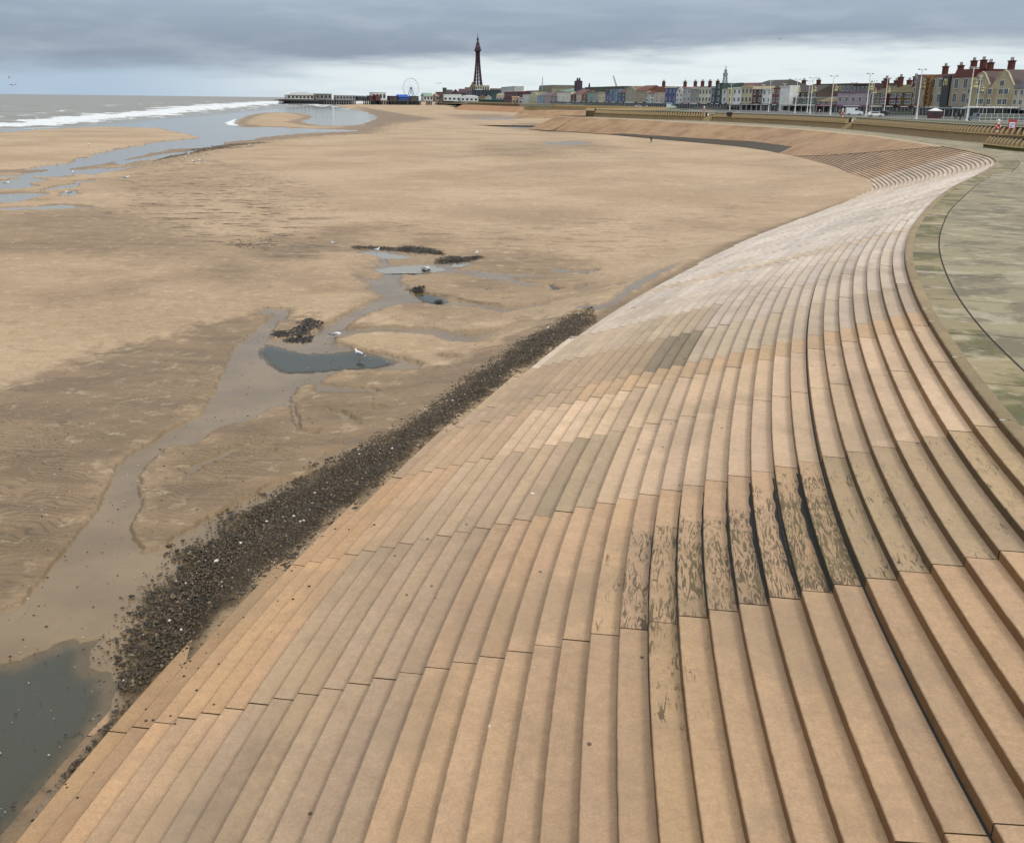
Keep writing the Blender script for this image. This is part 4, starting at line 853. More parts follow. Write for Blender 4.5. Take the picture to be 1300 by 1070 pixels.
B(1105, 1122, 109, (138, 120, 100), 'grey beige timbered house with cream awning beside the red brick house', 'gable', (78, 70, 50), 3, nw=3, shop=(190, 180, 150), chim=1)
B(1080, 1105, 106.5, (84, 56, 48), 'dark red brown block with white signs on its roof edge', 'flat', (70, 56, 50), 3, nw=5, shop=(150, 90, 130), canopy=(190, 170, 200), back=6)
B(1066, 1082, 106.5, (110, 118, 104), 'grey green flat roofed block left of the dark red brown block', 'flat', (60, 60, 52), 3, nw=3, back=8)
B(1062, 1104, 117, (176, 156, 168), 'low pink and purple amusement arcade front', 'flat', (120, 96, 112), 2, nw=5, shop=(160, 90, 130))
B(1030, 1070, 107, (190, 168, 128), 'large plain beige box building with dark roof line', 'flat', (44, 42, 40), 1, win=False, back=40, depth=20)
B(1036, 1062, 124, (150, 128, 108), 'low brown and cream shop row under the beige box', 'gable', (120, 100, 70), 2, nw=4, shop=(110, 60, 60))
B(1001, 1036, 108, (96, 66, 54), 'dark brown brick block with arched gable ornament', 'gable', (66, 58, 50), 3, nw=5, shop=(80, 86, 80), back=10)
B(1006, 1036, 124, (110, 122, 106), 'low grey green shop front with white awning below the dark brick block', 'flat', (170, 170, 160), 1, nw=3, shop=(200, 200, 190))
B(988, 1001, 109.5, (216, 216, 208), 'white box building beside the dark brown brick block', 'flat', (200, 200, 195), 2, nw=2, win=False, depth=5)
B(979, 989, 112, (150, 70, 78), 'narrow maroon and white front between two white buildings', 'flat', (120, 50, 50), 3, nw=2, shop=(70, 130, 110))
B(966, 979, 113, (222, 222, 216), 'white three storey house with black framed windows', 'flat', (200, 200, 196), 3, nw=2, shop=(40, 42, 46))
B(941, 980, 101, (84, 72, 60), 'big dark hall with wide hipped grey roof', 'hip', (62, 56, 52), 2, back=34, win=False, roofh=4.5, depth=26)
B(954, 967, 114, (110, 60, 56), 'brown and pink front with white fringe below the hipped hall', 'flat', (60, 50, 50), 3, nw=2, shop=(46, 50, 60))
B(940, 954, 110, (206, 188, 142), 'cream hotel with regular square windows left of the dark hall', 'flat', (190, 176, 140), 3, nw=3, shop=(60, 62, 60), fr=False)
B(929, 940, 111.5, (220, 220, 216), 'white front with black horseshoe arches beside the cream hotel', 'flat', (210, 210, 205), 3, nw=2, shop=(196, 200, 200))
B(922, 929.5, 113, (220, 204, 142), 'narrow pale yellow house left of the white arched front', 'flat', (190, 170, 110), 3, nw=1, shop=(110, 40, 60))
B(915.5, 922.5, 112, (196, 200, 196), 'narrow white house with black windows right of the green tower', 'flat', (110, 100, 60), 3, nw=1, shop=(40, 36, 44))
B(907, 915.5, 106, (58, 92, 84), 'dark green tower house with battlement top', 'flat', (50, 58, 56), 4, nw=1, shop=(60, 44, 70))
B(902, 907.5, 112.5, (76, 92, 128), 'narrow slate blue house left of the green tower', 'flat', (100, 100, 120), 3, nw=1, shop=(40, 40, 44))
B(886, 902.5, 112.5, (208, 204, 176), 'wide cream hotel with dark windows and a red door column', 'flat', (190, 186, 160), 3, nw=4, shop=(110, 60, 60), fr=False)
B(876, 886.5, 113, (150, 156, 146), 'grey green house left of the wide cream hotel', 'flat', (140, 140, 130), 3, nw=2, shop=(190, 190, 180))
B(866, 876.5, 112, (176, 178, 174), 'pale grey house with black patterned windows', 'flat', (160, 160, 156), 3, nw=2, shop=(180, 70, 66))
B(857, 866.5, 110.5, (206, 202, 192), 'white gabled house with a square brown chimney', 'front', (110, 70, 50), 3, nw=2, shop=(120, 160, 190), chim=1)
B(843, 857.5, 111, (66, 90, 158), 'bright blue hotel with a white roof storey', 'flat', (206, 206, 190), 3, nw=3, shop=(110, 130, 180))
B(830, 843.5, 110, (206, 180, 156), 'pink beige house with a tall brown attic beside the blue hotel', 'mansard', (110, 66, 44), 4, nw=2, shop=(170, 170, 160), chim=1)
B(820, 830.5, 112.5, (200, 202, 196), 'white bay fronted house under a brown roof', 'gable', (92, 60, 48), 3, nw=2, shop=(150, 160, 160), bay=True)
B(806, 820.5, 108.5, (184, 160, 118), 'tan hotel with long red brown roof', 'gable', (100, 62, 48), 3, nw=3, shop=(60, 60, 60))
B(793, 806.5, 109.5, (176, 164, 130), 'beige hotel with pointed dormer left of the tan hotel', 'front', (110, 84, 60), 3, nw=3, shop=(190, 190, 186))
B(784, 793.5, 111.5, (66, 104, 142), 'deep blue narrow house under a dark brown roof', 'gable', (82, 54, 46), 3, nw=2, shop=(70, 70, 80))
B(774, 784.5, 114, (104, 140, 176), 'light blue bay fronted house', 'flat', (120, 140, 160), 3, nw=2, shop=(110, 120, 150), bay=True)
B(768, 774.5, 117, (110, 102, 160), 'small violet house beside the light blue one', 'flat', (90, 84, 120), 2, nw=1, shop=(90, 90, 110))
B(759, 768.5, 118, (210, 190, 150), 'cream two storey house left of the violet one', 'flat', (170, 160, 120), 2, nw=2, shop=(190, 150, 100))
B(751, 759.5, 117.5, (150, 166, 156), 'grey green shop house with pale frames', 'flat', (120, 120, 100), 2, nw=2, shop=(90, 110, 90))
B(745, 751.5, 117, (120, 170, 160), 'small turquoise and white house', 'flat', (90, 90, 70), 2, nw=1, shop=(40, 50, 50))
B(738, 745.5, 115, (140, 92, 60), 'brown brick house right of the beige gable', 'gable', (80, 50, 40), 3, nw=1, shop=(60, 40, 40))
B(731, 738.5, 114, (196, 180, 150), 'beige gabled house below the church', 'gable', (110, 70, 60), 3, nw=1, shop=(150, 150, 140))
B(724, 731.5, 115.5, (104, 62, 58), 'dark red brick house below the church tower', 'gable', (80, 50, 50), 3, nw=1, shop=(90, 80, 80))
B(717, 724.5, 117.5, (206, 204, 178), 'cream house left of the dark red brick house', 'flat', (160, 150, 110), 2, nw=1, shop=(190, 190, 190))
B(707, 717.5, 117, (202, 202, 192), 'white terrace house in the far row', 'flat', (150, 150, 140), 2, nw=2, shop=(150, 150, 150))
B(699, 707.5, 118, (150, 140, 134), 'grey brown terrace house in the far row', 'gable', (96, 70, 64), 2, nw=1, shop=(110, 100, 100))
B(690, 699.5, 117.5, (170, 150, 150), 'pinkish grey terrace house right of the pale blue one', 'gable', (100, 80, 80), 2, nw=2)
B(682, 690.5, 118, (130, 160, 190), 'pale blue terrace house in front of the stone block', 'gable', (90, 90, 90), 2, nw=2)
B(672, 682.5, 117, (196, 194, 150), 'cream chapel like house with a pointed front', 'front', (120, 110, 80), 2, nw=2)
B(663, 672.5, 120, (196, 200, 190), 'low white building left of the chapel like house', 'flat', (160, 160, 150), 1, nw=2)
B(657, 663.5, 119, (84, 44, 46), 'small dark maroon house', 'flat', (60, 40, 40), 2, nw=1)
# buildings behind
B(683.5, 700, 108.5, (160, 146, 112), 'big sand coloured stone block rising behind the far terrace', 'mansard', (110, 104, 90), 4, nw=5, back=160, depth=30, fr=False)
B(636, 653, 110.5, (180, 184, 176), 'pale slab of flats behind the maroon arcade', 'flat', (120, 140, 130), 5, nw=5, back=260, fr=False)
B(640, 658, 117, (110, 34, 40), 'long maroon arcade with columns on the far promenade', 'flat', (120, 60, 60), 2, nw=5)
B(653, 684, 114.8, (70, 66, 62), 'dark low roofs behind the far terrace', 'gable', (64, 52, 50), 1, nw=3, back=200, depth=30, win=False)
B(700, 726, 112, (110, 124, 112), 'grey green roofed market hall with a small dome', 'hip', (110, 130, 118), 1, back=180, nw=3, depth=30, win=False)
B(742, 792, 110.5, (92, 96, 76), 'long olive flat roofed block behind the coloured terrace', 'flat', (100, 106, 90), 3, nw=6, back=110, depth=24, fr=False)
B(922, 944, 105, (110, 64, 44), 'rust brown gabled roofs behind the yellow house', 'gable', (100, 56, 36), 1, back=60, win=False, depth=20)
B(866, 903, 109.5, (118, 118, 112), 'grey slate roofed row behind the grey houses', 'gable', (92, 88, 84), 2, back=50, win=False, chim=4, depth=14, roofh=2.6)
B(980, 1034, 109.2, (96, 88, 80), 'dim brown roofs behind the white box building', 'gable', (84, 70, 62), 2, back=70, win=False, chim=3, depth=14)
B(1096, 1160, 111, (88, 70, 60), 'dark terrace roofs behind the red brick house', 'gable', (72, 60, 52), 2, back=40, win=False, chim=4, depth=14)
ch_, cw, chh_, _ = B(727, 744, 111.5, (96, 78, 84), 'dark stone church with twin pinnacled tower behind the terrace', 'gable', (90, 76, 84), 2, back=120, win=False, depth=16, cat='church', name='church')
p = MB(); p.box((-cw*.36, 3, 0), (cw*.2, 5, chh_+9)); 
for x in (-.44, -.28): p.box((-cw*.36+(x+.36)*cw, 3, chh_+9), (cw*.06, 1.5, 2.6), taper=.5)
p.tube((cw*.05, 8, chh_), (cw*.05, 8, chh_+7), 1.6, .4, 6); sub(ch_, p, 'tower', paint('church_stone', s2l((70, 56, 62)), .9, .3))
# church pinnacle mast, crane and aerial mast
def lattice_mast(px, yb, yt, Y, label, wb, wt, color, name='aerial_mast'):
    a = at(px, yb, Y); top = at(px+.3, yt, Y)[2]; h = top-a[2]; o_ = thing(name, tuple(a), 0, label, 'mast'); mb = MB(); nlev = 12
    P = lambda f_, c: ((wb*(1-f_)+wt*f_)/2*c[0], (wb*(1-f_)+wt*f_)/2*c[1], h*f_*.82)
    cs = ((-1, -1), (1, -1), (1, 1), (-1, 1))
    for c in cs: mb.tube(P(0, c), P(1, c), .22, .16, 4)
    for i in range(nlev):
        for j in range(4):
            c0, c1 = cs[j], cs[(j+1) % 4]; mb.tube(P(i/nlev, c0), P((i+1)/nlev, c1), .12, n=4); mb.tube(P(i/nlev, c0), P(i/nlev, c1), .12, n=4)
    mb.build('lattice', color, o_); m2 = MB(); m2.lathe((0, 0, h*.60), [(0, 0), (wb*.42, 0), (wb*.42, 1.6), (0, 1.6)], 10); m2.lathe((0, 0, h*.70), [(0, 0), (wb*.25, 0), (wb*.25, 2.2), (0, 2.2)], 8); m2.build('dish_ring', color, o_)
    m3 = MB(); m3.tube((0, 0, h*.8), (0, 0, h), .35, .15, 6); m3.build('antenna', color, o_); return o_
lattice_mast(919.5, 116, 83.5, 620, 'tall grey lattice aerial mast rising behind the green tower house', 3.6, 1.0, paint('mast_grey', (.25, .26, .27), .6, .2))
# tower crane jib beyond the blue houses
a = at(785, 116, 900); cr = thing('crane', tuple(a), 0, 'thin slanting crane jib above the blue houses', 'crane'); mb = MB(); tp = at(779, 96, 900)-a; mb.tube((0, 0, 0), tp, .45, .3, 5); mb.tube((-1.4, 0, 1), tp*.97+np.array([-.8, 0, 0]), .3, .2, 4); mb.build('jib', paint('crane_metal', (.3, .3, .3), .6), cr); mb = MB(); mb.tube((0, 0, -6), (0, 0, 0), .7, .6, 6); mb.build('base', paint('crane_metal', (.3, .3, .3), .6), cr)
a = at(688.6, 110, 1000); fl = thing('flagpole', tuple(a), 0, 'thin flagpole standing on the sand coloured stone block', 'flagpole'); mb = MB(); mb.tube((0, 0, -4), (0, 0, at(688.6, 98, 1000)[2]-a[2]), .55, .3, 6); mb.build('pole', paint('mast_grey', (.25, .26, .27), .6), fl)
# ------------------------------------------------------------------ lamp posts
POSTW = paint('post_white', (.68, .67, .62), .5, .15); LAMPG = paint('lamp_grey', (.20, .21, .22), .5, .2)
def lamp_proto():
    o_ = thing('lamp_post', (0, 0, 0), 0, 'x', 'lamp post', 'tall lamp posts along the promenade'); h = 12.
    m = MB(); m.lathe((0, 0, 0), [(.34, 0), (.34, .12), (.25, .2), (.23, 1.4), (.17, 1.5), (.09, h)], 10); m.build('pole', POSTW, o_)
    m = MB(); m.tube((-1.0, 0, h-.05), (1.0, 0, h-.05), .05, n=6)
    for s in (-1, 1): m.tube((s*.1, 0, h-.5), (s*.9, 0, h-.06), .035, n=5)
    m.build('bracket', POSTW, o_)
    for s in (-1, 1):
        m = MB(); m.lathe((s*1.0, 0, h-.22), [(.0, 0), (.28, .03), (.34, .14), (.22, .26), (0, .3)], 8); m.build('lamp_head', LAMPG, o_)
    return o_
lp = lamp_proto()
LP = [ # base x,y px, height px, label
 (1227, 153, 62, 'tallest white lamp post, in front of the yellow gabled houses'),
 (1239, 142, 49, 'white lamp post standing just right of and behind the nearest lamp post'),
 (1163, 151, 58, 'tall white lamp post in front of the narrow white and pink house'),
 (1099, 147, 50, 'tall white lamp post between the white van and the white car'),
 (1106, 141, 38, 'shorter looking lamp post just right of the one beside the white car'),
 (1122, 144, 43, 'white lamp post before the red brick bay fronted house'),
 (1081, 139, 35, 'white lamp post behind the white van'),
 (1054, 145, 45.5, 'white lamp post in front of the plain beige box building'),
 (1028, 144, 42, 'white lamp post left of the beige box, right one of a close pair'),
 (1024.5, 143, 37, 'thinner lamp post, left one of the close pair before the dark brick block'),
 (1009, 143, 39.5, 'white lamp post in front of the grey green shop front'),
 (993.5, 140, 32, 'white lamp post in front of the white box building'),
 (975.5, 141, 36, 'white lamp post before the white three storey house'),
 (967, 139.5, 30, 'small white lamp post in front of the brown and pink front'),
 (951, 133, 28, 'white lamp post in front of the cream hotel with square windows'),
 (938, 137, 28, 'white lamp post right of the arched white front'),
 (926.5, 138, 30, 'white lamp post in front of the narrow pale yellow house'),
 (911, 137, 27, 'white lamp post in front of the dark green tower house'),
 (901.5, 137.5, 25, 'white lamp post at the right end of the wide cream hotel'),
 (890.5, 137, 25, 'white lamp post at the left end of the wide cream hotel'),
 (877, 136, 22, 'distant lamp post by the red and white parked cars'),
 (858, 135.5, 20, 'distant lamp post in front of the blue hotel with white roof storey'),
 (832, 134.5, 18, 'distant lamp post in front of the pink beige house'),
 (806, 134, 17, 'distant lamp post in front of the beige hotel with dormer'),
 (786, 133.5, 16, 'distant lamp post in front of the deep blue narrow house'),
 (775, 133, 15, 'distant lamp post in front of the light blue house'),
 (753, 133, 14, 'distant lamp post in front of the grey green shop house'),
 (737, 132.5, 13, 'distant lamp post below the church')]
HERO = []
for i, (x, y, hp, lb) in enumerate(LP):
    Y = 12.*F/hp*1.0; p = at(x, y, Y); p[2] = ZP+.03
    if i == 0: o_ = lp; o_.location = p; o_['label'] = lb
    else: o_ = copy_thing(lp, tuple(p), 0, lb)
    o_.rotation_euler[2] = rng.uniform(-.3, .5)
    if i in (0, 2, 3, 5):    # illumination figures hung on the posts
        ns = [7.6, 7.6, 8.2, 7.4][(0, 2, 3, 5).index(i)]; dc = MB()
        for (dx_, dz_, r_) in ((1.0, 0, .55), (1.1, .85, .4), (.95, 1.5, .24)): dc.lathe((dx_, 0, ns+dz_-r_), [(0, 0), (r_*.7, r_*.3), (r_, r_), (r_*.7, r_*1.7), (0, 2*r_)], 10, m=0 if dz_ != 1.15 else 1)
        dc.tube((0, 0, ns), (1.1, 0, ns), .06); dc.tube((0, 0, ns+1.6), (1.0, 0, ns+2), .05)
        dc.build('light_figure', [paint('figure_cream', s2l((176, 166, 118)), .6, .6), paint('figure_pale', s2l((150, 154, 160)), .6, .6)], o_)
# ------------------------------------------------------------------ vehicles
TYRE = paint('tyre', (.02, .02, .02), .8, .2); LIGHTM = paint('head_lamp', (.7, .7, .68), .3, .1)
def vehicle(loc, rz, c, label, kind='car', L=4.3, cat=None):
    o_ = thing('parked_van' if kind == 'van' else 'parked_car', loc, rz, label, cat or ('van' if kind == 'van' else 'car'), 'vehicles along the promenade road'); w_ = 1.8 if kind == 'car' else 2.0
    if kind == 'van': L = 5.2; side = [(-L/2, .35), (-L/2, 2.15), (-L/2+.2, 2.35), (L*.12, 2.35), (L*.26, 1.35), (L/2-.1, 1.15), (L/2, .8), (L/2, .35)]; glass = [(L*.0, 1.45), (L*.0, 2.12), (L*.115, 2.12), (L*.235, 1.42)]
    elif kind == 'pickup': side = [(-L/2, .45), (-L/2, 1.0), (-.4, 1.0), (-.35, 1.7), (.6, 1.75), (1.05, 1.12), (L/2-.1, 1.0), (L/2, .5)]; glass = [(-.25, 1.1), (-.2, 1.6), (.55, 1.64), (.9, 1.15)]
    else: side = [(-L/2, .35), (-L/2, .85), (-L/2+.15, .95), (-L/2+.75, 1.42), (.45, 1.45), (1.1, .98), (L/2-.15, .82), (L/2, .6), (L/2, .35)]; glass = [(-L/2+.55, 1.0), (-L/2+.9, 1.34), (.4, 1.37), (.9, 1.0)]
    m = MB(); m.prism([(x, 0, z) for x, z in side], (0, -w_/2, 0), (0, w_/2, 0)); m.build('body', paint('car_%d_%d_%d' % tuple(c), s2l(c), .25, .1), o_)
    for s in (-1, 1):
        m = MB(); m.prism([(x, 0, z) for x, z in glass], (0, s*(w_/2)-.01, 0), (0, s*(w_/2)+.015, 0)); m.build('side_window', GLASS, o_)
        for xx in (-L*.31, L*.32): m = MB(); m.tube((xx, s*(w_/2-.18), .33), (xx, s*(w_/2+.02), .33), .33, n=12); m.tube((xx, s*(w_/2+.02), .33), (xx, s*(w_/2+.03), .33), .18, n=10, m=1); m.build('wheel', [TYRE, FRAMEM], o_)
        m = MB(); m.box((L/2, s*(w_/2-.3), .62), (.05, .35, .16)); m.build('headlight', LIGHTM, o_)
    return o_
def gnd(x, y): p = bp(x, y, ZP+.03); return (float(p[0]), float(p[1]), ZP+.03)
FD = math.radians(100)
vehicle(gnd(1084, 146.5), R(-8), (214, 220, 222), 'white van parked left of the tall lamp post', 'van')
vehicle(gnd(1111, 148.5), R(-6), (225, 225, 222), 'low white car right of the white van', 'car')
vehicle(gnd(1121, 147), R(10), (60, 58, 66), 'dark grey car right behind the low white car')
vehicle(gnd(1130.5, 146.5), R(15), (96, 66, 84), 'purplish car behind the dark grey car')
vehicle(gnd(1238, 153.5), R(-4), (110, 120, 124), 'grey pickup truck right of the nearest lamp post', 'pickup', 4.9, 'pickup truck')
vehicle(gnd(1072, 145), R(-5), (44, 74, 66), 'dark green car left of the white van')
vehicle(gnd(868, 137.8), R(-10), (196, 60, 66), 'red car in front of the pale grey house')
vehicle(gnd(844, 137.2), R(-10), (150, 190, 210), 'light blue car in front of the blue hotel')
vehicle(gnd(852, 138), R(-8), (190, 206, 196), 'pale green van between the light blue and red cars', 'van')
vehicle(gnd(898, 138.8), R(0), (216, 216, 214), 'white car in front of the wide cream hotel')
vehicle(gnd(905, 137.6), R(0), (205, 205, 205), 'silver van at the right end of the cream hotel', 'van')
vehicle(gnd(919, 138.6), R(0), (30, 30, 34), 'long black car in front of the pale yellow house', 'car', 5.2)
vehicle(gnd(811, 137), R(0), (210, 210, 208), 'white car in front of the tan hotel')
vehicle(gnd(817, 136.2), R(0), (40, 40, 44), 'black car right of the white car at the tan hotel')
vehicle(gnd(723, 134), R(0), (220, 222, 222), 'tiny white car in front of the far cream house')
vehicle(gnd(780, 134.8), R(5), (200, 200, 214), 'pale car in front of the light blue house')
# ------------------------------------------------------------------ kiosk, shelters, fence, info board, lifebuoy posts
RED = paint('sign_red', s2l((176, 60, 46)), .5, .15); MAR = paint('kiosk_maroon', s2l((78, 36, 40)), .6, .25)
p = gnd(1186, 150.5); ki = thing('kiosk', p, R(-5), 'small maroon kiosk with a white pointed roof', 'kiosk'); m = MB(); m.box((0, 0, 0), (4.2, 3.2, 2.6)); m.build('wall', MAR, ki); m = MB(); m.box((0, 0, 2.6), (4.6, 3.6, .2)); m.box((0, 0, 2.8), (4.2, 3.2, .9), taper=.15); m.build('roof', WHITE, ki); m = MB(); m.box((0, -1.63, 1.0), (2.4, .06, 1.1)); m.build('serving_hatch', SHOPD, ki)
def shelter(px, py, w_, label, rz=0., col=FRAMEM, h=2.6, d_=2.2):
    p = gnd(px, py); o_ = thing('shelter', p, rz, label, 'shelter'); m = MB()
    for x in np.linspace(-w_/2, w_/2, max(2, int(w_/2.2)+1)):
        for y in (-d_/2, d_/2): m.box((x, y, 0), (.1, .1, h))
    m.build('frame', WHITE, o_); m = MB(); m.box((0, 0, h), (w_+.5, d_+.6, .22)); m.build('roof', col, o_); m = MB(); m.box((0, d_/2-.02, .5), (w_, .04, h-.7)); m.build('glass_back', GLASS, o_); m = MB(); m.box((0, d_/2-.5, .42), (w_*.8, .4, .07)); m.build('bench', paint('bench_wood', (.12, .07, .04), .7), o_); return o_
shelter(1206, 150.5, 9, 'long open shelter with grey roof right of the maroon kiosk', 0, LAMPG)
shelter(1264, 150.5, 16, 'long glazed tram shelter with a white roof below the yellow gables', 0, WHITE, 3.0)
shelter(1235, 150.5, 4, 'short white framed shelter between the nearest lamp posts', 0, WHITE, 3.0)
shelter(953, 141, 9, 'flat roofed glass shelter in front of the cream hotel with square windows', 0, FRAMEM)
shelter(1016, 142.5, 10, 'dark glass shelter in front of the grey green shop front', 0, LAMPG)
shelter(1000, 142.3, 5, 'small dark shelter in front of the white box building', 0, LAMPG)
shelter(1044, 143.3, 6, 'pink panelled shelter in front of the beige box building', 0, paint('pink_panel', s2l((176, 110, 130)), .6))
def fence(px0, px1, py, label, col, h=1.3):
    a = np.array(gnd(px0, py)); b_ = np.array(gnd(px1, py)); L_ = float(np.linalg.norm(b_-a)); o_ = thing('fence', tuple((a+b_)/2), math.atan2(b_[1]-a[1], b_[0]-a[0]), label, 'fence')
    m = MB(); [m.box((x, 0, 0), (.08, .08, h)) for x in np.linspace(-L_/2, L_/2, int(L_/2)+2)]; m.build('posts', col, o_); m = MB(); m.box((0, 0, h), (L_, .07, .08)); m.box((0, 0, h*.5), (L_, .05, .06)); m.box((0, 0, .12), (L_, .05, .06)); m.build('rails', col, o_); m = MB(); m.box((0, .06, .18), (L_, .03, h-.25)); m.build('panel', paint('fence_panel', s2l((96, 104, 96)), .6, .3), o_)
fence(1243, 1320, 154.5, 'white topped grey barrier fence in front of the tram shelter', WHITE, 1.6)
fence(1125, 1157, 147, 'dark green railing in front of the red brick house', paint('rail_green', (.03, .05, .04), .6))
fence(880, 1000, 139.6, 'long dark railing between the road and the verge before the hotels', paint('rail_dark', (.05, .045, .04), .6))
fence(660, 742, 135.2, 'far away pale railing along the promenade edge', paint('rail_pale', (.4, .38, .34), .6))
# information board on the promenade at the right edge
a = at(1285, 158.5, 148); a[2] = ZP+.03; ib = thing('information_board', tuple(a), R(-18), 'red framed information board with a white sheet at the right edge', 'sign'); m = MB(); m.box((-.72, 0, 0), (.14, .14, 2.1)); m.box((.72, 0, 0), (.14, .14, 2.1)); m.build('posts', RED, ib); m = MB(); m.box((0, 0, .35), (1.5, .12, 1.5)); m.box((0, -.02, 1.85), (1.7, .2, .42)); m.build('board', RED, ib); m = MB(); m.box((0, -.075, .5), (1.15, .03, 1.2)); m.build('sheet', paint('paper_white', s2l((214, 214, 230)), .5, .1), ib); m = MB(); m.box((-.15, -.1, .72), (.55, .02, .14)); m.box((.05, -.1, 1.3), (.8, .02, .06)); m.box((.05, -.1, 1.15), (.8, .02, .06)); m.build('print', paint('print_blue', s2l((40, 50, 110)), .5, .1), ib)
ib.scale = (.68,)*3; ki.scale = (.72,)*3
def ring(mb, c, R_, r_, axis, n=18, k=6, m0=0, m1=1):
    for i in range(n):
        a0, a1 = 2*math.pi*i/n, 2*math.pi*(i+1)/n
        P = lambda a: (c[0]+R_*math.cos(a), c[1], c[2]+R_*math.sin(a))
        mb.tube(P(a0), P(a1), r_, n=k, m=(m0 if (i//2) % 2 else m1), cap=False)
def buoy_post(px, py, Y, label, h=1.9, z=None):
    a = at(px, py, Y)
    if z is not None: a[2] = z
    o_ = thing('lifebuoy_post', tuple(a), R(-10), label, 'lifebuoy post', 'lifebuoy posts along the sea wall'); m = MB()
    for i in range(6): m.tube((0, 0, i*h/6), (0, 0, (i+1)*h/6), .14, n=8, m=i % 2)
    m.build('post', [RED, WHITE], o_); m = MB(); m.box((0, -.05, h*.45), (.75, .22, .75)); m.build('housing', RED, o_); m = MB(); ring(m, (0, -.2, h*.45+.38), .3, .08, 1); m.build('lifebuoy', [RED, WHITE], o_); m = MB(); m.lathe((0, 0, h), [(.2, 0), (.24, .12), (.16, .3), (0, .36)], 8); m.build('cap', WHITE, o_); return o_
buoy_post(1265.5, 171, 148, 'red lifebuoy post with white cap on the wall gap at the right', 1.9)
buoy_post(1069, 150.8, 228, 'red and white striped post at the nearer gap in the sea wall', 1.9)
buoy_post(893.5, 144.8, 300, 'red and white striped post at the farther gap in the sea wall', 1.9)
a = at(926, 147.5, 296); bx = thing('storage_box', tuple(a), R(-30), 'black box sitting in front of the fins of the middle sea wall', 'box'); m = MB(); m.box((0, 0, 0), (1.5, .8, 1.0)); m.build('body', TYRE, bx); m = MB(); m.box((0, 0, 1.0), (1.6, .9, .08)); m.build('lid', TYRE, bx)
# ------------------------------------------------------------------ people: one skinned body each
SKIN = s2l((176, 132, 108))
def person(loc, rz, label, coat, legs, pose=0, hair=(.03, .02, .015), h=1.72):
    k = h/1.72; J = [(0, 0, .93), (0, 0, 1.18), (0, .0, 1.42), (0, .01, 1.50), (0, .0, 1.60), (0, -.01, 1.70)]
    rad = [(.16, .12), (.15, .11), (.17, .10), (.06, .06), (.095, .10), (.07, .08)]; E = [(i, i+1) for i in range(5)]
    sw = .22*pose
    for s in (-1, 1):
        i = len(J); J += [(s*.19, 0, 1.40), (s*.25, -.05*s*pose, 1.12), (s*.26, -.14-.1*s*pose, .88), (s*.26, -.17-.1*s*pose, .79)]; rad += [(.065, .065), (.05, .05), (.038, .038), (.04, .025)]; E += [(2, i), (i, i+1), (i+1, i+2), (i+2, i+3)]
        i = len(J); J += [(s*.10, 0, .86), (s*.11, -s*sw*.5-.02, .48), (s*.11, -s*sw+.03, .09), (s*.12, -s*sw-.14, .04)]; rad += [(.10, .10), (.07, .07), (.045, .045), (.045, .035)]; E += [(0, i), (i, i+1), (i+1, i+2), (i+2, i+3)]
    me = bpy.data.meshes.new('body'); me.from_pydata([tuple(np.array(j)*k) for j in J], E, []); o = bpy.data.objects.new('person', me); COL.objects.link(o)
    md = o.modifiers.new('skin', 'SKIN'); 
    for i, r_ in enumerate(rad): me.skin_vertices[0].data[i].radius = (r_[0]*k, r_[1]*k)
    me.skin_vertices[0].data[0].use_root = True; o.modifiers.new('sub', 'SUBSURF').levels = 1; o.modifiers['sub'].render_levels = 1
    mt, t, b = new_mat('person_clothes'); v = t.coord(); sp = t.new('ShaderNodeSeparateXYZ'); t.l.new(v, sp.inputs[0]); z = sp.outputs[2]
    c = t.mix(t.math('GREATER_THAN', z, .90*k), (*legs, 1), (*coat, 1)); c = t.mix(t.math('GREATER_THAN', z, 1.47*k), c, (*SKIN, 1)); c = t.mix(t.math('GREATER_THAN', z, 1.66*k), c, (*hair, 1)); t.put(b.inputs['Base Color'], c); b.inputs['Roughness'].default_value = .85
    me.materials.append(mt); o.location = loc; o.rotation_euler = (0, 0, rz); tag(o, label, 'person')
    m = MB(); m.lathe((0, .02*k, 1.62*k), [(.105*k, -.02), (.112*k, .06*k), (.085*k, .13*k), (0, .155*k)], 10); hm = m.build('hair', paint('hair_%d' % int(hair[0]*1000), hair, .8), o); return o
DK = (.012, .012, .015)
person(gnd(1218.5, 153.5), .3, 'person in black standing left of the nearest lamp post', DK, DK, 0)
person(gnd(1067.5, 148.6), 1.4, 'person in a pale top walking left of the white van', (.5, .5, .5), (.05, .06, .05), 1)
person((float(at(755.5, 143, 352)[0]), 352., float(at(755.5, 143, 352)[2])), .6, 'person in dark clothes standing at the corner end of the sea wall', DK, DK, 0)
person(gnd(1036, 145.2), 1., 'person in dark purple coat walking by the pink shelter', (.06, .04, .08), DK, 1)
person(gnd(1040, 145), -1., 'person in white top beside the one in the dark purple coat', (.55, .55, .55), (.1, .1, .13), 1)
person(gnd(985, 142.8), 1.4, 'person with reddish coat walking by the small dark shelter', (.3, .06, .06), DK, 1)
person(gnd(1212.5, 152), .3, 'person in grey left of the person in black', (.12, .12, .13), DK, 1)
person(gnd(821, 138.3), .3, 'distant person in white by the pale cars', (.6, .6, .6), DK, 1)
person((float(at(827, 172.6, 255)[0]), 255., .62), .6, 'tiny person in dark clothes standing on the sand at the foot of the brown slope', DK, DK, 1)
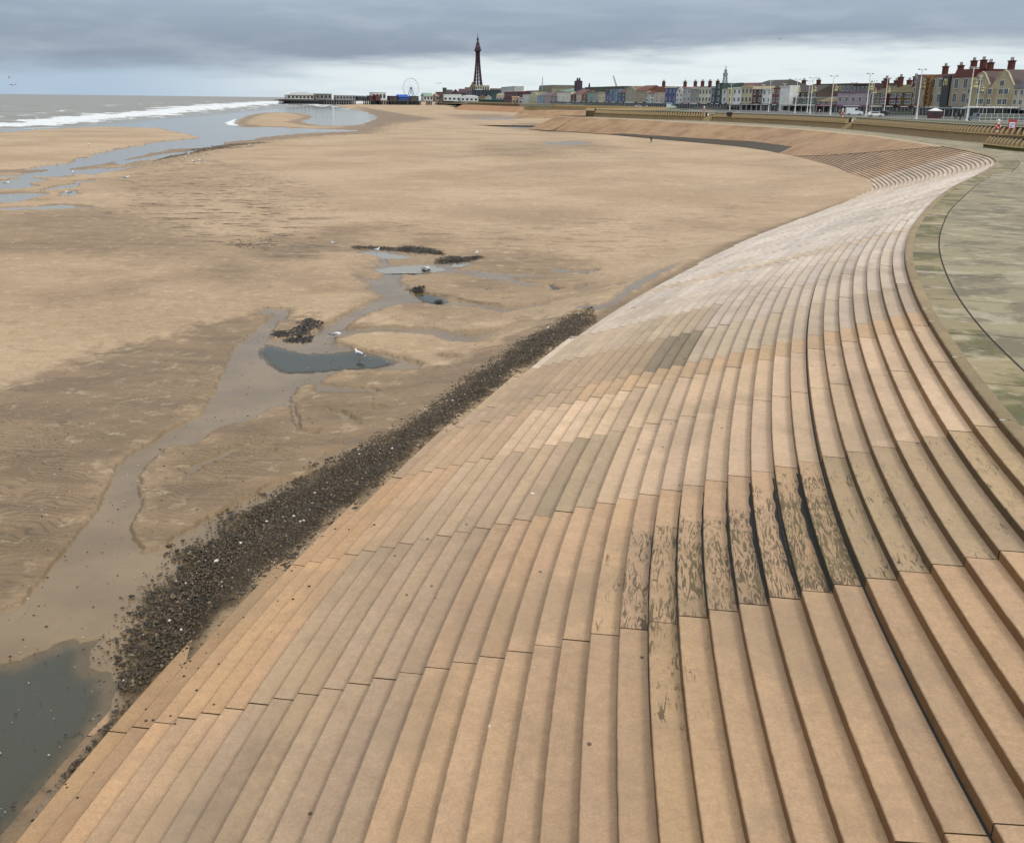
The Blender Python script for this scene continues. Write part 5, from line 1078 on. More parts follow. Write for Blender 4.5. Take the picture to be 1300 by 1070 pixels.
# ------------------------------------------------------------------ tree at the right edge of the front
def tree(loc, label, h, r_, col, n=900):
    o_ = thing('tree', loc, 0, label, 'tree'); m = MB(); m.tube((0, 0, 0), (0, 0, h*.45), .22, .14, 7)
    for i in range(7): a = i*.9; m.tube((0, 0, h*(.3+.03*i)), (math.cos(a)*r_*.6, math.sin(a)*r_*.6, h*(.55+.05*i)), .09, .03, 5)
    m.build('trunk', paint('bark', (.06, .045, .03), .9), o_)
    cen = [(rng.normal(0, r_*.4), rng.normal(0, r_*.4), h*rng.uniform(.42, .88)) for _ in range(14)]; m = MB()
    for i in range(n):
        c = cen[i % 14]; p = np.array(c)+rng.normal(0, r_*.22, 3); a, b_ = rng.normal(0, 1, 3), rng.normal(0, 1, 3); a /= np.linalg.norm(a); b_ -= a*(a@b_); b_ /= np.linalg.norm(b_); s = .28
        m.face([p-a*s, p+b_*s*.5, p+a*s, p-b_*s*.5])
    m.build('crown', paint('leaves_%s' % label[:4], col, .8, .8, .9), o_)
tree(gnd(1296, 149), 'dark green tree in front of the slate roofed house at the right edge', 7., 3.4, (.025, .045, .03), 1500)
# ------------------------------------------------------------------ curved planted bed at the right edge of the walkway
bedc = smooth_curve(np.array([(28, 30), (24.4, 36), (23.6, 41.9), (24.7, 46), (27.2, 49.8), (30.6, 56.5), (36.6, 68.8), (44, 78)]), .4, 1.2); bd, bn = curve_frame(bedc); bn = seaward(bedc, bn, (0, 60)); mid = bedc[len(bedc)//2]
pb = thing('curved_planting_bed', (float(mid[0]), float(mid[1]), ZT), 0, 'curved bed of moss and white stones with a dark kerb beside the walkway', 'planting bed'); L = bedc-mid
strip(L, bn, [(0, .0), (0, .12), (-.15, .13), (-.15, .05)], 'kerb', paint('kerb_dark', s2l((58, 54, 40)), .9, .4), pb)
strip(L, bn, [(-.15, .07), (-1.6, .12), (-4.5, .06)], 'moss', paint('bed_moss', s2l((86, 96, 44)), .95, .7, .8), pb, False)
m = MB()
for i in range(46):
    j = rng.integers(2, len(L)-2); q = L[j]-bn[j]*rng.uniform(.5, 3.8); r_ = rng.uniform(.15, .42); m.lathe((q[0], q[1], .04), [(r_, 0), (r_*1.05, r_*.25), (r_*.6, r_*.5), (0, r_*.55)], 7)
tag(m.build('stones', paint('pale_stone', s2l((190, 188, 176)), .8, .4, 1.), pb), kind='stuff')
# ------------------------------------------------------------------ tower
IRON = paint('tower_iron', s2l((62, 42, 52)), .7, .25, .05); IRON2 = paint('tower_red', s2l((58, 40, 48)), .7, .2)
base = at(606.5, 127, 2300); base[2] = ZP; TH_ = float(at(606.5, 42, 2300)[2])-ZP
tw = thing('lattice_tower', tuple(base), .12, 'tall dark iron lattice tower on the skyline', 'tower'); k = TH_/158.
def hw_(z): return (12.*(1-z/116)**1.65+4.2)*k if z < 116 else 4.4*k
cs = ((-1, -1), (1, -1), (1, 1), (-1, 1)); zs = np.linspace(0, 116, 15)
for c in cs:
    m = MB()
    for z0, z1 in zip(zs[:-1], zs[1:]):
        a, b_ = hw_(z0), hw_(z1); w0 = 2.2*k*(1-z0/180); w1 = 2.2*k*(1-z1/180)
        P = lambda z, h_, ox, oy, ww: (c[0]*(h_-ww*ox), c[1]*(h_-ww*oy), z*k)
        for ox, oy in ((0, 0), (2, 0), (0, 2), (2, 2)): m.tube(P(z0, a, ox, oy, w0), P(z1, b_, ox, oy, w1), .62*k, n=4)
        m.tube(P(z0, a, 0, 0, w0), P(z1, b_, 2, 0, w1), .4*k, n=4); m.tube(P(z0, a, 0, 0, w0), P(z1, b_, 0, 2, w1), .4*k, n=4); m.tube(P(z0, a, 2, 0, w0), P(z1, b_, 0, 0, w1), .4*k, n=4); m.tube(P(z0, a, 0, 2, w0), P(z1, b_, 0, 0, w1), .4*k, n=4)
    m.build('leg', IRON, tw)
m = MB()
for z0, z1 in zip(zs[:-1], zs[1:]):
    for j in range(4):
        c0, c1 = cs[j], cs[(j+1) % 4]; a, b_ = hw_(z0), hw_(z1); m.tube((c0[0]*a, c0[1]*a, z0*k), (c1[0]*a, c1[1]*a, z0*k), .75*k, n=4); m.tube((c0[0]*a, c0[1]*a, z0*k), (c1[0]*b_, c1[1]*b_, z1*k), .34*k, n=4); m.tube((c1[0]*a, c1[1]*a, z0*k), (c0[0]*b_, c0[1]*b_, z1*k), .34*k, n=4)
m.build('bracing', IRON, tw)
m = MB(); m.box((0, 0, 0), (3.4*k, 3.4*k, 116*k)); m.build('lift_shaft', IRON2, tw)
m = MB(); m.box((0, 0, 114*k), (11*k, 11*k, 3*k), taper=1.3); m.box((0, 0, 117*k), (16*k, 16*k, 2.5*k)); m.box((0, 0, 119.5*k), (13*k, 13*k, 4.5*k)); m.build('gallery', IRON2, tw)
m = MB(); m.box((0, 0, 124*k), (12*k, 12*k, 8*k), taper=.62); m.box((0, 0, 132*k), (8.6*k, 8.6*k, 2*k)); m.box((0, 0, 134*k), (6.4*k, 6.4*k, 7*k), taper=.5); m.lathe((0, 0, 141*k), [(2.6*k, 0), (2.9*k, 2*k), (1.6*k, 5*k), (.5*k, 9*k)], 8); m.build('crown_cage', IRON, tw)
m = MB(); m.tube((0, 0, 149*k), (0, 0, 158*k), .6*k, .25*k, 6); m.build('flagpole', IRON, tw)
# buildings round the tower foot (own distances)
def far_block(x0, x1, yt, yb, Y, col, label, roof='flat', rcol=(90, 84, 80), nw=0, name='building', cat='building', extra=None):
    a = at(x0, yb, Y); b_ = at(x1, yb, Y); zt = float(at((x0+x1)/2, yt, Y)[2]); z0 = min(float(a[2]), ZP); W = float(b_[0]-a[0]); h = zt-z0; o_ = thing(name, (float((a[0]+b_[0])/2), Y, z0), 0, label, cat)
    rh = h*.28 if roof != 'flat' else 0; m = MB(); m.box((0, 12, 0), (W, 24, h-rh)); m.build('wall', pmat(col), o_); m = MB(); hw = h-rh
    if roof == 'flat': m.box((0, 12, hw-.2), (W+.8, 24.8, .8))
    elif roof == 'gable': m.prism([(0, -.5, hw), (0, 24.5, hw), (0, 12, h)], (-W/2-.3, 0, 0), (W/2+.3, 0, 0))
    elif roof == 'front': m.prism([(-W/2-.3, 0, hw), (W/2+.3, 0, hw), (0, 0, h)], (0, -.3, 0), (0, 24, 0))
    elif roof == 'vault': m.prism([(math.cos(t_)*W/2, 0, hw+math.sin(t_)*rh) for t_ in np.linspace(0, math.pi, 9)], (0, -.3, 0), (0, 24, 0))
    m.build('roof', paint('roof_%d_%d_%d' % tuple(rcol), s2l(rcol), .8, .3), o_)
    if nw:
        me = window_mesh(min(5., W/nw*.5), h*.32, False)
        for r_ in range(2 if h > 14 else 1):
            for i in range(nw): wo = bpy.data.objects.new('window', me); COL.objects.link(wo); wo.parent = o_; wo.location = ((-.5+(i+.5)/nw)*W, -.1, hw*(.2+.42*r_))
    return o_
far_block(596, 604, 104, 131, 2250, (186, 172, 136), 'cream stone building at the left foot of the tower', 'front', (120, 100, 80), 3)
far_block(603, 621, 109, 131, 2240, (196, 184, 148), 'wide cream building in front of the tower base', 'flat', (170, 160, 130), 6)
far_block(590, 599, 111, 131, 2200, (150, 130, 104), 'brown stone building left of the cream one at the tower foot', 'gable', (80, 66, 60), 3)
far_block(599, 636, 115, 131, 2050, (34, 46, 76), 'long dark blue block in front of the tower', 'flat', (40, 48, 70), 8)
far_block(600, 616, 113.2, 118, 2100, (214, 214, 214), 'white roofed hall behind the dark blue block', 'vault', (210, 210, 210))
far_block(562, 566, 112, 131, 1950, (80, 70, 72), 'slim dark tower block at the pier entrance', 'flat', (60, 54, 54), 1)
far_block(566, 574, 114, 131, 2000, (120, 104, 100), 'grey brown block right of the slim dark one', 'gable', (70, 60, 60), 3)
far_block(573, 583, 113.5, 131, 2020, (150, 110, 104), 'pink brown gabled block in the far cluster', 'front', (90, 60, 60), 3)
far_block(582, 592, 113, 131, 2040, (104, 72, 84), 'plum coloured block left of the tower foot', 'gable', (76, 54, 62), 3)
far_block(563, 585, 120.5, 127.5, 1800, (214, 218, 214), 'long white pavilion at the landward end of the pier, left half', 'flat', (222, 224, 222), 4)
far_block(585, 607, 121, 128, 1780, (206, 212, 208), 'long white pavilion at the landward end of the pier, right half', 'vault', (222, 224, 222), 4)
far_block(607, 616, 121, 131, 1700, (150, 128, 76), 'ochre amusement building right of the white pavilion', 'front', (120, 100, 60), 2)
far_block(616, 624, 121, 131, 1650, (170, 176, 160), 'pale amusement building with pointed roof', 'front', (150, 150, 140), 2)
far_block(624, 632, 120, 131, 1600, (60, 92, 84), 'dark green amusement building', 'flat', (70, 100, 90), 2)
far_block(630, 641, 118.5, 130, 1300, (178, 168, 150), 'cream domed amusement hall left of the maroon arcade', 'vault', (190, 180, 150), 3)
far_block(608, 652, 127.2, 130.8, 1150, (46, 78, 68), 'long dark green hoarding on the far promenade', 'flat', (60, 96, 84))
far_block(622, 652, 112.5, 122, 2100, (92, 84, 78), 'dark roofs behind the amusement buildings', 'gable', (74, 66, 62))
far_block(652, 664, 115, 124, 1500, (80, 60, 56), 'small dark roofs between the arcade and the chapel like house', 'gable', (64, 46, 46))
far_block(650, 659, 123.5, 131.5, 900, (190, 156, 124), 'small sandy stone shelter building at the far wall corner', 'flat', (196, 164, 132), 2)
far_block(658, 664, 125, 132, 890, (168, 160, 166), 'pale grey hut beside the sandy stone shelter', 'flat', (160, 150, 150), 1)
# ------------------------------------------------------------------ pier
PX0, PX1 = at(361.5, 128.5, 1600), at(562, 129.5, 1800)
DIRp = (PX1-PX0)[:2]; LP_ = float(np.linalg.norm(DIRp)); DIRp /= LP_; ap_ = math.atan2(DIRp[1], DIRp[0]); zd = 7.2; midp = (PX0[:2]+PX1[:2])/2
pier = thing('pier', (float(midp[0]), float(midp[1]), 0), ap_, 'long dark pier on iron piles running out to the sea', 'pier')
PIRON = paint('pier_iron', (.035, .038, .045), .7, .3); DECK = paint('pier_deck', s2l((92, 80, 74)), .8, .3); 
def pl(px):  # local x along the pier for a picture column
    g = at(px, 128, 1000.); ux = g[0]/1000.; # solve P0+d*s : x=ux*y
    s = (ux*PX0[1]-PX0[0])/(DIRp[0]-ux*DIRp[1]); return s-LP_/2
m = MB(); m.box((0, 0, zd-1.2), (LP_+30, 12, .5)); m.box((0, 0, zd-.7), (LP_+30, 14, .7)); m.build('deck', DECK, pier)
xa, xb = pl(361.5), pl(405); m = MB(); m.box(((xa+xb)/2, 0, zd-1.3), (xb-xa, 46, 1.9)); m.build('head_platform', PIRON, pier)
m = MB(); m.box((0, -7, zd+.9), (LP_, .12, .12)); [m.box((x, -7, zd), (.12, .12, 1.)) for x in np.linspace(-LP_/2, LP_/2, 120)]; m.build('railing', PIRON, pier)
pxs = list(np.linspace(362, 404, 22))+list(np.linspace(407, 447, 14))+[447, 449, 464, 466.5]+[472, 473.5, 475.5, 479, 480.5, 482, 483.5, 488, 490, 494, 495, 497, 498, 500, 501, 503, 504.5, 506, 508, 510, 511.5, 513, 514.5, 516, 519.5, 521, 523, 525, 526.5, 528, 530, 531.5, 543.5, 545.5, 556, 559]
for x in pxs[:96]:
    m = MB(); X_ = pl(x); wdt = 22 if x < 405 else 6
    for y in (-wdt, 0, wdt): m.tube((X_, y, -1), (X_, y, zd-1.2), .75, n=6)
    m.tube((X_, -wdt, 1.), (X_, wdt, zd-1.5), .3, n=4); m.tube((X_, wdt, 1.), (X_, -wdt, zd-1.5), .3, n=4); m.build('pile_bent', PIRON, pier)
def on_pier(x0, x1, yt, col, label, roof='flat', rcol=None, nw=4, name='pavilion', cat='pavilion', dy=0, h0=0):
    a, b_ = pl(x0), pl(x1); c = (a+b_)/2; P = midp+DIRp*c; Yc = P[1]; zt = float(at((x0+x1)/2, yt, Yc)[2]); W = b_-a; h = zt-zd-.01; o_ = thing(name, (float(P[0]), float(P[1]), zd+.02), ap_, label, cat)
    rh = h*.4 if roof != 'flat' else .5; m = MB(); m.box((0, dy, 0), (W*.97, 9, h-rh)); m.build('wall', pmat(col), o_); m = MB(); hw = h-rh
    if roof == 'flat': m.box((0, dy, hw), (W, 11, .5))
    elif roof == 'gable': m.prism([(0, -6, hw), (0, 6, hw), (0, 0, h)], (-W/2, dy, 0), (W/2, dy, 0))
    elif roof == 'vault': m.prism([(math.cos(t_)*W/2, 0, hw+math.sin(t_)*rh) for t_ in np.linspace(0, math.pi, 11)], (0, dy-6, 0), (0, dy+6, 0))
    m.build('roof', paint('proof_%s' % label[:9].replace(' ', '_'), s2l(rcol or (200, 200, 196)), .7, .2), o_)
    if nw:
        me = window_mesh(min(6., W/nw*.6), hw*.5, False)
        for i in range(nw): wo = bpy.data.objects.new('window', me); COL.objects.link(wo); wo.parent = o_; wo.location = ((-.5+(i+.5)/nw)*W*.97, dy-4.6, hw*.3)
    return o_
on_pier(364, 399, 117, (200, 196, 170), 'long low white roofed theatre at the seaward end of the pier', 'vault', (206, 210, 206), 7, dy=4)
on_pier(399, 420, 119.3, (150, 140, 130), 'grey pavilion with dark awning beside the pier theatre', 'flat', (70, 60, 60), 4)
on_pier(425, 450, 121.2, (150, 156, 156), 'thin grey shelter in the middle of the pier', 'flat', (190, 194, 192), 6)
on_pier(452, 464, 121.8, (40, 52, 50), 'dark green clutter of rides left of the red kiosk', 'gable', (46, 58, 56), 3)
on_pier(467, 472, 121.6, (110, 44, 46), 'tiny red kiosk left of the white hall on the pier', 'flat', (96, 40, 44), 1)
on_pier(473, 479, 121.2, (130, 46, 46), 'small red kiosk in front of the white hall on the pier', 'flat', (120, 44, 44), 1, dy=-7)
on_pier(473, 491, 117.5, (204, 208, 204), 'white hall on the pier left of the blue tent', 'flat', (216, 218, 214), 4, dy=6)
on_pier(493, 503, 122, (84, 56, 54), 'low dark red stalls left of the blue tent', 'flat', (80, 50, 50), 3)
on_pier(504, 517, 120.3, (34, 84, 160), 'bright blue tent roof beside the big wheel', 'gable', (30, 84, 170), 0)
on_pier(519, 530, 122.2, (90, 84, 76), 'brown stalls under the big wheel', 'flat', (96, 74, 64), 3)
on_pier(536, 548, 118.2, (196, 200, 186), 'pale green roofed hall at the landward part of the pier', 'gable', (130, 152, 136), 3)
on_pier(551, 556, 119, (170, 150, 130), 'small tan house at the landward part of the pier', 'gable', (150, 120, 100), 1)
on_pier(555, 560.5, 117, (124, 84, 60), 'brown tower like house at the landward end of the pier', 'flat', (100, 66, 50), 1)
# big wheel
xw = pl(522); P = midp+DIRp*xw; Yw = P[1]; zc = float(at(522.3, 111.7, Yw)[2]); Rw = float(Yw/F*11.2)
wh = thing('big_wheel', (float(P[0]), float(P[1]), zd+.02), ap_, 'white big wheel with thin spokes standing on the pier', 'ferris wheel'); hc = zc-zd
m = MB(); WW = paint('wheel_white', (.52, .56, .62), .5, .1); BLU = paint('wheel_blue', s2l((70, 100, 160)), .5, .1)
for yo in (-1.4, 1.4):
    for i in range(48):
        a0, a1 = 2*math.pi*i/48, 2*math.pi*(i+1)/48; m.tube((Rw*math.cos(a0), yo, hc+Rw*math.sin(a0)), (Rw*math.cos(a1), yo, hc+Rw*math.sin(a1)), .17, n=4, cap=False)
m.build('rim', WW, wh); m = MB()
for i in range(24):
    a0 = 2*math.pi*i/24
    for yo in (-1.4, 1.4): m.tube((0, yo, hc), (Rw*math.cos(a0), yo, hc+Rw*math.sin(a0)), .05, n=4, cap=False)
m.build('spokes', WW, wh); m = MB(); m.tube((0, -2.2, hc), (0, 2.2, hc), 1., n=10); m.build('hub', BLU, wh)
for s in (-1, 1):
    m = MB(); [m.tube((0, yo, hc), (s*8.2, yo*1.6, 0), .5, .5, 6) for yo in (-2., 2.)]; m.build('support_leg', BLU, wh)
gm = MB(); gm.box((0, 0, -1.5), (1.3, 1.6, 1.1)); gm.box((0, 0, -.35), (1.5, 1.7, .3), taper=.6); gm.tube((-.5, 0, -1.4), (-.5, 0, -.3), .06); gm.tube((.5, 0, -1.4), (.5, 0, -.3), .06); g0 = gm.build('gondola', WW, wh); gme = g0.data
for i in range(24):
    a0 = 2*math.pi*(i+.5)/24; g = g0 if i == 0 else bpy.data.objects.new('gondola', gme)
    if i: COL.objects.link(g); g.parent = wh
    g.location = (Rw*math.cos(a0), 0, hc+Rw*math.sin(a0)+.2)
# ------------------------------------------------------------------ gulls
GW = paint('gull_white', (.72, .72, .70), .8, .1); GG = paint('gull_grey', (.24, .26, .29), .8, .2); GB = paint('gull_black', (.02, .02, .02), .8); GYL = paint('gull_yellow', (.55, .33, .05), .6)
def ellipsoid(mb, c, r_, n=10, k=7, tilt=0., m=0):
    i0 = len(mb.v); cs, sn = math.cos(tilt), math.sin(tilt)
    for a in range(k+1):
        ph = math.pi*a/k
        for j in range(n):
            th = 2*math.pi*j/n; x, y, z = r_[0]*math.cos(ph), r_[1]*math.sin(ph)*math.cos(th), r_[2]*math.sin(ph)*math.sin(th); mb.v.append((c[0]+x*cs-z*sn, c[1]+y, c[2]+x*sn+z*cs))
    for a in range(k):
        for j in range(n): mb.f.append((i0+a*n+j, i0+a*n+(j+1) % n, i0+(a+1)*n+(j+1) % n, i0+(a+1)*n+j)); mb.m.append(m)
def gull(loc, rz, label, flying=False, scale=1., head=1.):
    # body, neck and head grown as one skinned surface
    o_ = thing('seagull', loc, rz, label, 'seagull', 'gulls on the beach'); z0 = .19
    J = [(-.24, 0, .235), (-.12, 0, .25), (.02, 0, .26), (.12, 0, .29), (.165, 0, .35*head), (.19, 0, .40*head), (.215, 0, .405*head)]
    if flying: J = [(x, y, .28) for x, y, z in J]
    rad = [(.03, .02), (.07, .06), (.09, .085), (.065, .065), (.04, .04), (.042, .045), (.03, .032)]
    me = bpy.data.meshes.new('body'); me.from_pydata(J, [(i, i+1) for i in range(6)], []); b_ = bpy.data.objects.new('body', me); COL.objects.link(b_); b_.parent = o_; b_.modifiers.new('skin', 'SKIN')
    for i, r_ in enumerate(rad): me.skin_vertices[0].data[i].radius = r_
    me.skin_vertices[0].data[2].use_root = True; s_ = b_.modifiers.new('sub', 'SUBSURF'); s_.levels = 1; s_.render_levels = 2; me.materials.append(GW)
    hz = .28 if flying else .40*head
    m = MB(); m.tube((.225, 0, hz), (.285, 0, hz-.015), .015, .004, 6); m.build('beak', GYL, o_)
    for s in (-1, 1):
        m = MB()
        if flying:
            pts = [(.06, s*.04, .31), (.10, s*.30, .42), (.0, s*.66, .36), (-.07, s*.60, .35), (-.06, s*.30, .40), (-.12, s*.05, .30)]
            for q_ in range(1, 5): m.face([pts[0], pts[q_], pts[q_+1]]); m.face([tuple(np.array(v_)-(0, 0, .012)) for v_ in (pts[q_+1], pts[q_], pts[0])])
            m.build('wing', GG, o_)
        else:
            ellipsoid(m, (-.08, s*.062, .275), (.19, .028, .055), 8, 7, .06); m.tube((-.20, s*.05, .265), (-.36, s*.02, .25), .022, .004, 5, 1); m.build('wing', [GG, GB], o_)
            m = MB(); m.tube((-.0, s*.035, .20), (.0, s*.035, .01), .009, n=5); m.face([(-.01, s*.035, .012), (.07, s*.035-.03, .006), (.07, s*.035+.03, .006)]); m.build('leg', GYL, o_)
        m = MB(); ellipsoid(m, (.212, s*.033, hz+.01), (.007, .005, .007), 5, 4); m.build('eye', GB, o_)
    m = MB(); m.prism([(-.22, 0, 0), (-.34, .05, -.01), (-.34, -.05, -.01)], (0, 0, .225 if not flying else .27), (0, 0, .245 if not flying else .29)); m.build('tail', GW, o_)
    o_.scale = (scale,)*3; return o_
def on_sand(x, y):
    z = .0
    for _ in range(3): p = bp(x, y, z); z = max(0., float(sand_h(np.array([p[0]]), np.array([p[1]]))[0])); z = z if z > .01 else 0
    return p, z
def sgull(x, y, rz, lb, z=None, sc=1., head=1.):
    p, zz = on_sand(x, y); zz = zz if z is None else z; p = bp(x, y, zz); return gull((float(p[0]), float(p[1]), zz-.005), rz, lb, False, sc, head)
sgull(456, 456.5, 2.5, 'white gull standing in the large tide pool', -.02, 1.12)
sgull(427, 431.5, .2, 'white gull with head down where the channel narrows above the large pool', .0, 1.1, .75)
sgull(478, 322, .4, 'white gull at the topmost small pool below the dark weed bank', -.02, 1.1)
sgull(605, 326, 1.2, 'white gull on the sand right of the dark weed bank', .1, 1.0)
sgull(541, 346, .1, 'grey and white gull standing in the second small pool', -.02, 1.1, .85)
sgull(424, 312.5, 3., 'small white gull left of the dark weed bank', .1, .9)
sgull(93, 222.5, 1.8, 'white gull between the water strips at the left', None, 1.5)
sgull(9, 236.5, .5, 'white gull at the left picture edge by the water strips', None, 1.5)
sgull(87, 249, 3.0, 'dark young gull crouching beside the lowest water strip', None, 1.6, .8)
for i, (x, y, lb) in enumerate([(239, 198.5, 'white gull on the dark line left of the tide channel'), (235, 203, 'white gull just below the dark line at the channel'), (246, 208.5, 'white gull below two others near the channel'), (255, 207, 'white gull rightmost of the channel cluster'), (280, 195, 'white gull alone right of the channel cluster'), (161, 229.5, 'white gull alone on the damp sand at the left'), (113, 186.5, 'white gull on the nearer sand bar'), (318, 187, 'small white gull near the far end of the channel')]): sgull(x, y, i*1.3, lb, None, 1.6)
a = at(12, 102, 150); gull(tuple(a), .6, 'gull flying above the horizon at the left', True, 1.25)
a = at(17, 111.5, 160); gull(tuple(a), -.3, 'lower one of the two gulls flying at the left', True, 1.25)
a = at(557, 108, 140); gull(tuple(a), 1.9, 'dark gull flying left of the tower', True, .7)
a = at(990, 52, 260); gull(tuple(a), .2, 'tiny gull high in the cloud at the right', True, 1.5)
# ------------------------------------------------------------------ weed
WEEDM = paint('seaweed', (.018, .014, .009), .55, .6, 3.)
def weed(outline, label, n, hgt=.09, z=None):
    n = int(n*.75)
    P = np.array(plan(outline)); lo, hi = P.min(0), P.max(0); m = MB(); c = P.mean(0); zz = .08 if z is None else z; k = 0
    pts = rng.uniform(lo, hi, (n*6, 2)); sd = poly_sd(pts[:, 0], pts[:, 1], P)+.30*vnoise(pts[:, 0], pts[:, 1], .4, 200, 4); pts = pts[sd > rng.uniform(-.16, .30, len(pts))][:n]; cb = poly_sd(pts[:, 0], pts[:, 1], np.array(plan(CHAN))); gz = np.where(cb > 0, .03, sand_h(pts[:, 0], pts[:, 1])-.015); zz = 0.
    for q, g_ in zip(pts, gz):
        a = rng.uniform(0, 2*math.pi); L_ = rng.uniform(.08, .24); w_ = rng.uniform(.012, .035); d_ = np.array([math.cos(a), math.sin(a)]); n_ = np.array([-d_[1], d_[0]]); z0 = g_+rng.uniform(0, hgt*.4); prev = q-c-d_*L_/2; pz = g_
        for s in range(3):
            nx = prev+d_*L_/3+n_*rng.normal(0, .02); nz = z0+hgt*rng.uniform(.1, .7)*(1 if s == 0 else .6 if s == 1 else .1)
            m.face([(*(prev-n_*w_), pz), (*(prev+n_*w_), pz+.012), (*(nx+n_*w_), nz+.012), (*(nx-n_*w_), nz)]); prev = nx; pz = nz
    o_ = m.build('seaweed_clump', WEEDM); o_.location = (c[0], c[1], zz); tag(o_, label, 'seaweed', 'dark seaweed heaps'); return o_
weed([(342,429),(352,424),(366,425),(378,420),(384,412),(392,408),(404,410),(406,417),(396,422),(398,430),(388,437),(372,436),(356,433)], 'ragged black seaweed heap beside the channel above the large pool', 1500, .05, .02)
weed([(444,315),(470,313.5),(500,316),(520,313),(540,315),(560,320),(566,325),(548,323),(520,322),(495,320),(470,317.5)], 'long black seaweed bank above the topmost pool', 1500, .05, .08)
weed([(554,332),(568,327),(585,328),(608,327),(616,330),(590,334),(570,336),(552,335)], 'black seaweed bank right of the second small pool', 800, .05, .06)
weed([(522,368),(532,367),(539,370),(534,373),(524,372)], 'small black weed tuft above the third pool', 160, .2, .08)
weed([(552,384),(558,383),(561,386),(555,387)], 'tiny black weed tuft on the edge of the third pool', 80, .15, .05)
weed([(290,308),(320,302),(352,306),(356,314),(330,317),(300,316)], 'scattered dark weed patch on the open sand at the left', 200, .06, .10)['kind'] = 'stuff'
weed([(536,345),(546,344),(545,347),(538,347)], 'little black weed clump in the second small pool', 60, .12, .0)
# ------------------------------------------------------------------ shingle along the foot of the steps
OUT = plan([(60,1290),(20,1080),(60,1010),(112,940),(140,880),(160,850),(150,822),(176,795),(188,760),(222,722),(228,700),(262,690),(300,655),(345,635),(388,612),(404,600),(440,585),(470,575),(500,558),(540,540),(575,515),(600,492),(640,470),(668,448),(690,440),(720,426),(740,416),(752,412)])
toe = [tuple(cpt(s, NS*TREAD-(toe_z(s)/RISE)*TREAD+.1)) for s in np.arange(54, 12, -1.)]
BAND = np.array(OUT+toe)
lo, hi = BAND.min(0), BAND.max(0); N_ = 560000; pts = rng.uniform(lo, hi, (N_, 2)); sd = poly_sd(pts[:, 0], pts[:, 1], BAND); 
prob = np.clip(.12+.9*sstep(sd+.35*vnoise(pts[:, 0], pts[:, 1], .9, 211, 4), -.25, .55), 0, 1)*(sd > -.25-.35*rng.random(N_)); prob *= np.clip(.95+.5*vnoise(pts[:, 0], pts[:, 1], .5, 212, 3), .4, 1); pts = pts[rng.random(N_) < prob]; sx, vx = curve_coords(pts[:, 0], pts[:, 1])
zs_ = sand_h(pts[:, 0], pts[:, 1]); cb = poly_sd(pts[:, 0], pts[:, 1], np.array(plan(CHAN))); outd = np.clip(vx-14.5, 0, None); zf = np.where(cb > 0, np.minimum(zs_, .03+(zs_-.03)*np.clip(toe_z(sx)*np.exp(-(outd/2.2)**1.4)/.2, 0, 1)), zs_)
okm = (vx > NS*TREAD-(toe_z(sx)/RISE)*TREAD-.25) & (pts[:, 1] > 7) ; pts, zf = pts[okm], zf[okm]; dp = poly_sd(pts[:, 0], pts[:, 1], np.array(plan(POOLS[5]))); zf = np.where(dp > 0, -.05, zf)
# six faced lumps: an octahedron squashed and skewed, 8 triangles
n = len(pts); print('shingle', n); oct_ = np.array([(1, 0, 0), (0, 1, 0), (-1, 0, 0), (0, -1, 0), (0, 0, 1), (0, 0, -1.)]); tri = np.array([(0, 1, 4), (1, 2, 4), (2, 3, 4), (3, 0, 4), (1, 0, 5), (2, 1, 5), (3, 2, 5), (0, 3, 5)])
sz = np.clip(rng.lognormal(-3.9, .48, n), .010, .07); sc_ = np.stack([sz*rng.uniform(.8, 1.7, n), sz*rng.uniform(.7, 1.2, n), sz*rng.uniform(.4, .85, n)], 1); an = rng.uniform(0, 2*np.pi, n)
Vv = oct_[None]*sc_[:, None]*(1+rng.normal(0, .16, (n, 6, 1))); x_, y_ = Vv[..., 0].copy(), Vv[..., 1].copy(); ca_, sa_ = np.cos(an)[:, None], np.sin(an)[:, None]; Vv[..., 0] = x_*ca_-y_*sa_+pts[:, 0, None]; Vv[..., 1] = x_*sa_+y_*ca_+pts[:, 1, None]; Vv[..., 2] += (zf+sz*.12)[:, None]
Fc = (tri[None]+(np.arange(n)*6)[:, None, None]).reshape(-1, 3)
M, t, b = new_mat('shingle'); rnd = t.attr('tint'); c = t.mix(rnd, (*s2l((38, 32, 22)), 1), (*s2l((88, 72, 47)), 1)); c = t.mix(t.math('GREATER_THAN', rnd, .93), c, (*s2l((118, 100, 74)), 1)); c = t.mix(t.math('GREATER_THAN', rnd, .994), c, (*s2l((205, 198, 184)), 1)); t.put(b.inputs['Base Color'], c); b.inputs['Roughness'].default_value = .55
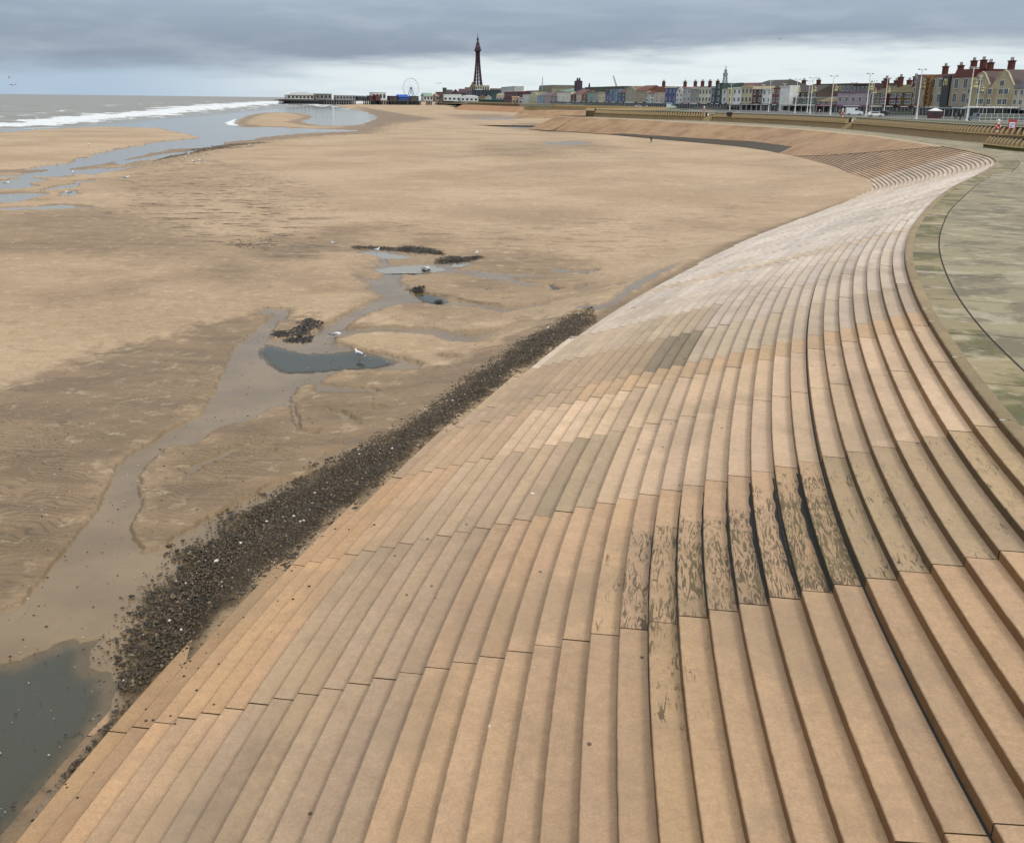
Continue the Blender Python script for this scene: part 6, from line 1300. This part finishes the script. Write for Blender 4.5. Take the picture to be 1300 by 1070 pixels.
sh = big_mesh('shingle', Vv.reshape(-1, 3), Fc, M, dict(tint=np.repeat(rng.random(n), 6)), smooth=False); tag(sh, 'band of dark wet stones and shells along the foot of the steps', 'shingle', kind='stuff')
# pale shells and pebbles thinly scattered over the near beach
n = 2600; th = rng.uniform(-34, 4, n)*math.pi/180; rr_ = rng.uniform(13, 60, n)**1.0; px_, py_ = rr_*np.sin(th), rr_*np.cos(th); s_, v_ = curve_coords(px_, py_); k_ = v_ > NS*TREAD-(toe_z(s_)/RISE)*TREAD; px_, py_ = px_[k_], py_[k_]; n = len(px_); zz = sand_h(px_, py_); cb = poly_sd(px_, py_, np.array(plan(CHAN))); zz = np.where(cb > 0, .03, zz); sz = np.clip(rng.lognormal(-4.3, .45, n), .006, .03)
Vv = oct_[None]*np.stack([sz*1.5, sz, sz*.5], 1)[:, None]; Vv[..., 0] += px_[:, None]; Vv[..., 1] += py_[:, None]; Vv[..., 2] += (zz+sz*.2)[:, None]; Fc = (tri[None]+(np.arange(n)*6)[:, None, None]).reshape(-1, 3)
M2, t, b = new_mat('shell_bits'); rnd = t.attr('tint'); c = t.mix(t.math('GREATER_THAN', rnd, .72), (*s2l((50, 38, 26)), 1), (*s2l((206, 198, 180)), 1)); t.put(b.inputs['Base Color'], c)
tag(big_mesh('shell_debris', Vv.reshape(-1, 3), Fc, M2, dict(tint=np.repeat(rng.random(n), 6)), smooth=False), 'sparse pale shells and pebbles on the near sand', 'shells', kind='stuff')
# dark stones washed onto the lowest steps
m = MB()
for i in range(60):
    s = rng.uniform(20, 34); k = int(np.clip(round(rng.exponential(1.6)+toe_z(s)/RISE), 0, 9)); v_ = (NS-k)*TREAD-rng.uniform(.02, .40); p = cpt(s, v_); r_ = rng.uniform(.010, .035); m.lathe((p[0], p[1], k*RISE), [(r_, 0), (r_*1.1, r_*.4), (r_*.5, r_*.8), (0, r_*.85)], 6)
tag(m.build('stranded_pebbles', paint('pebble_dark', (.03, .022, .015), .7, .4)), 'loose dark pebbles washed onto the lowest steps', 'pebbles', kind='stuff')
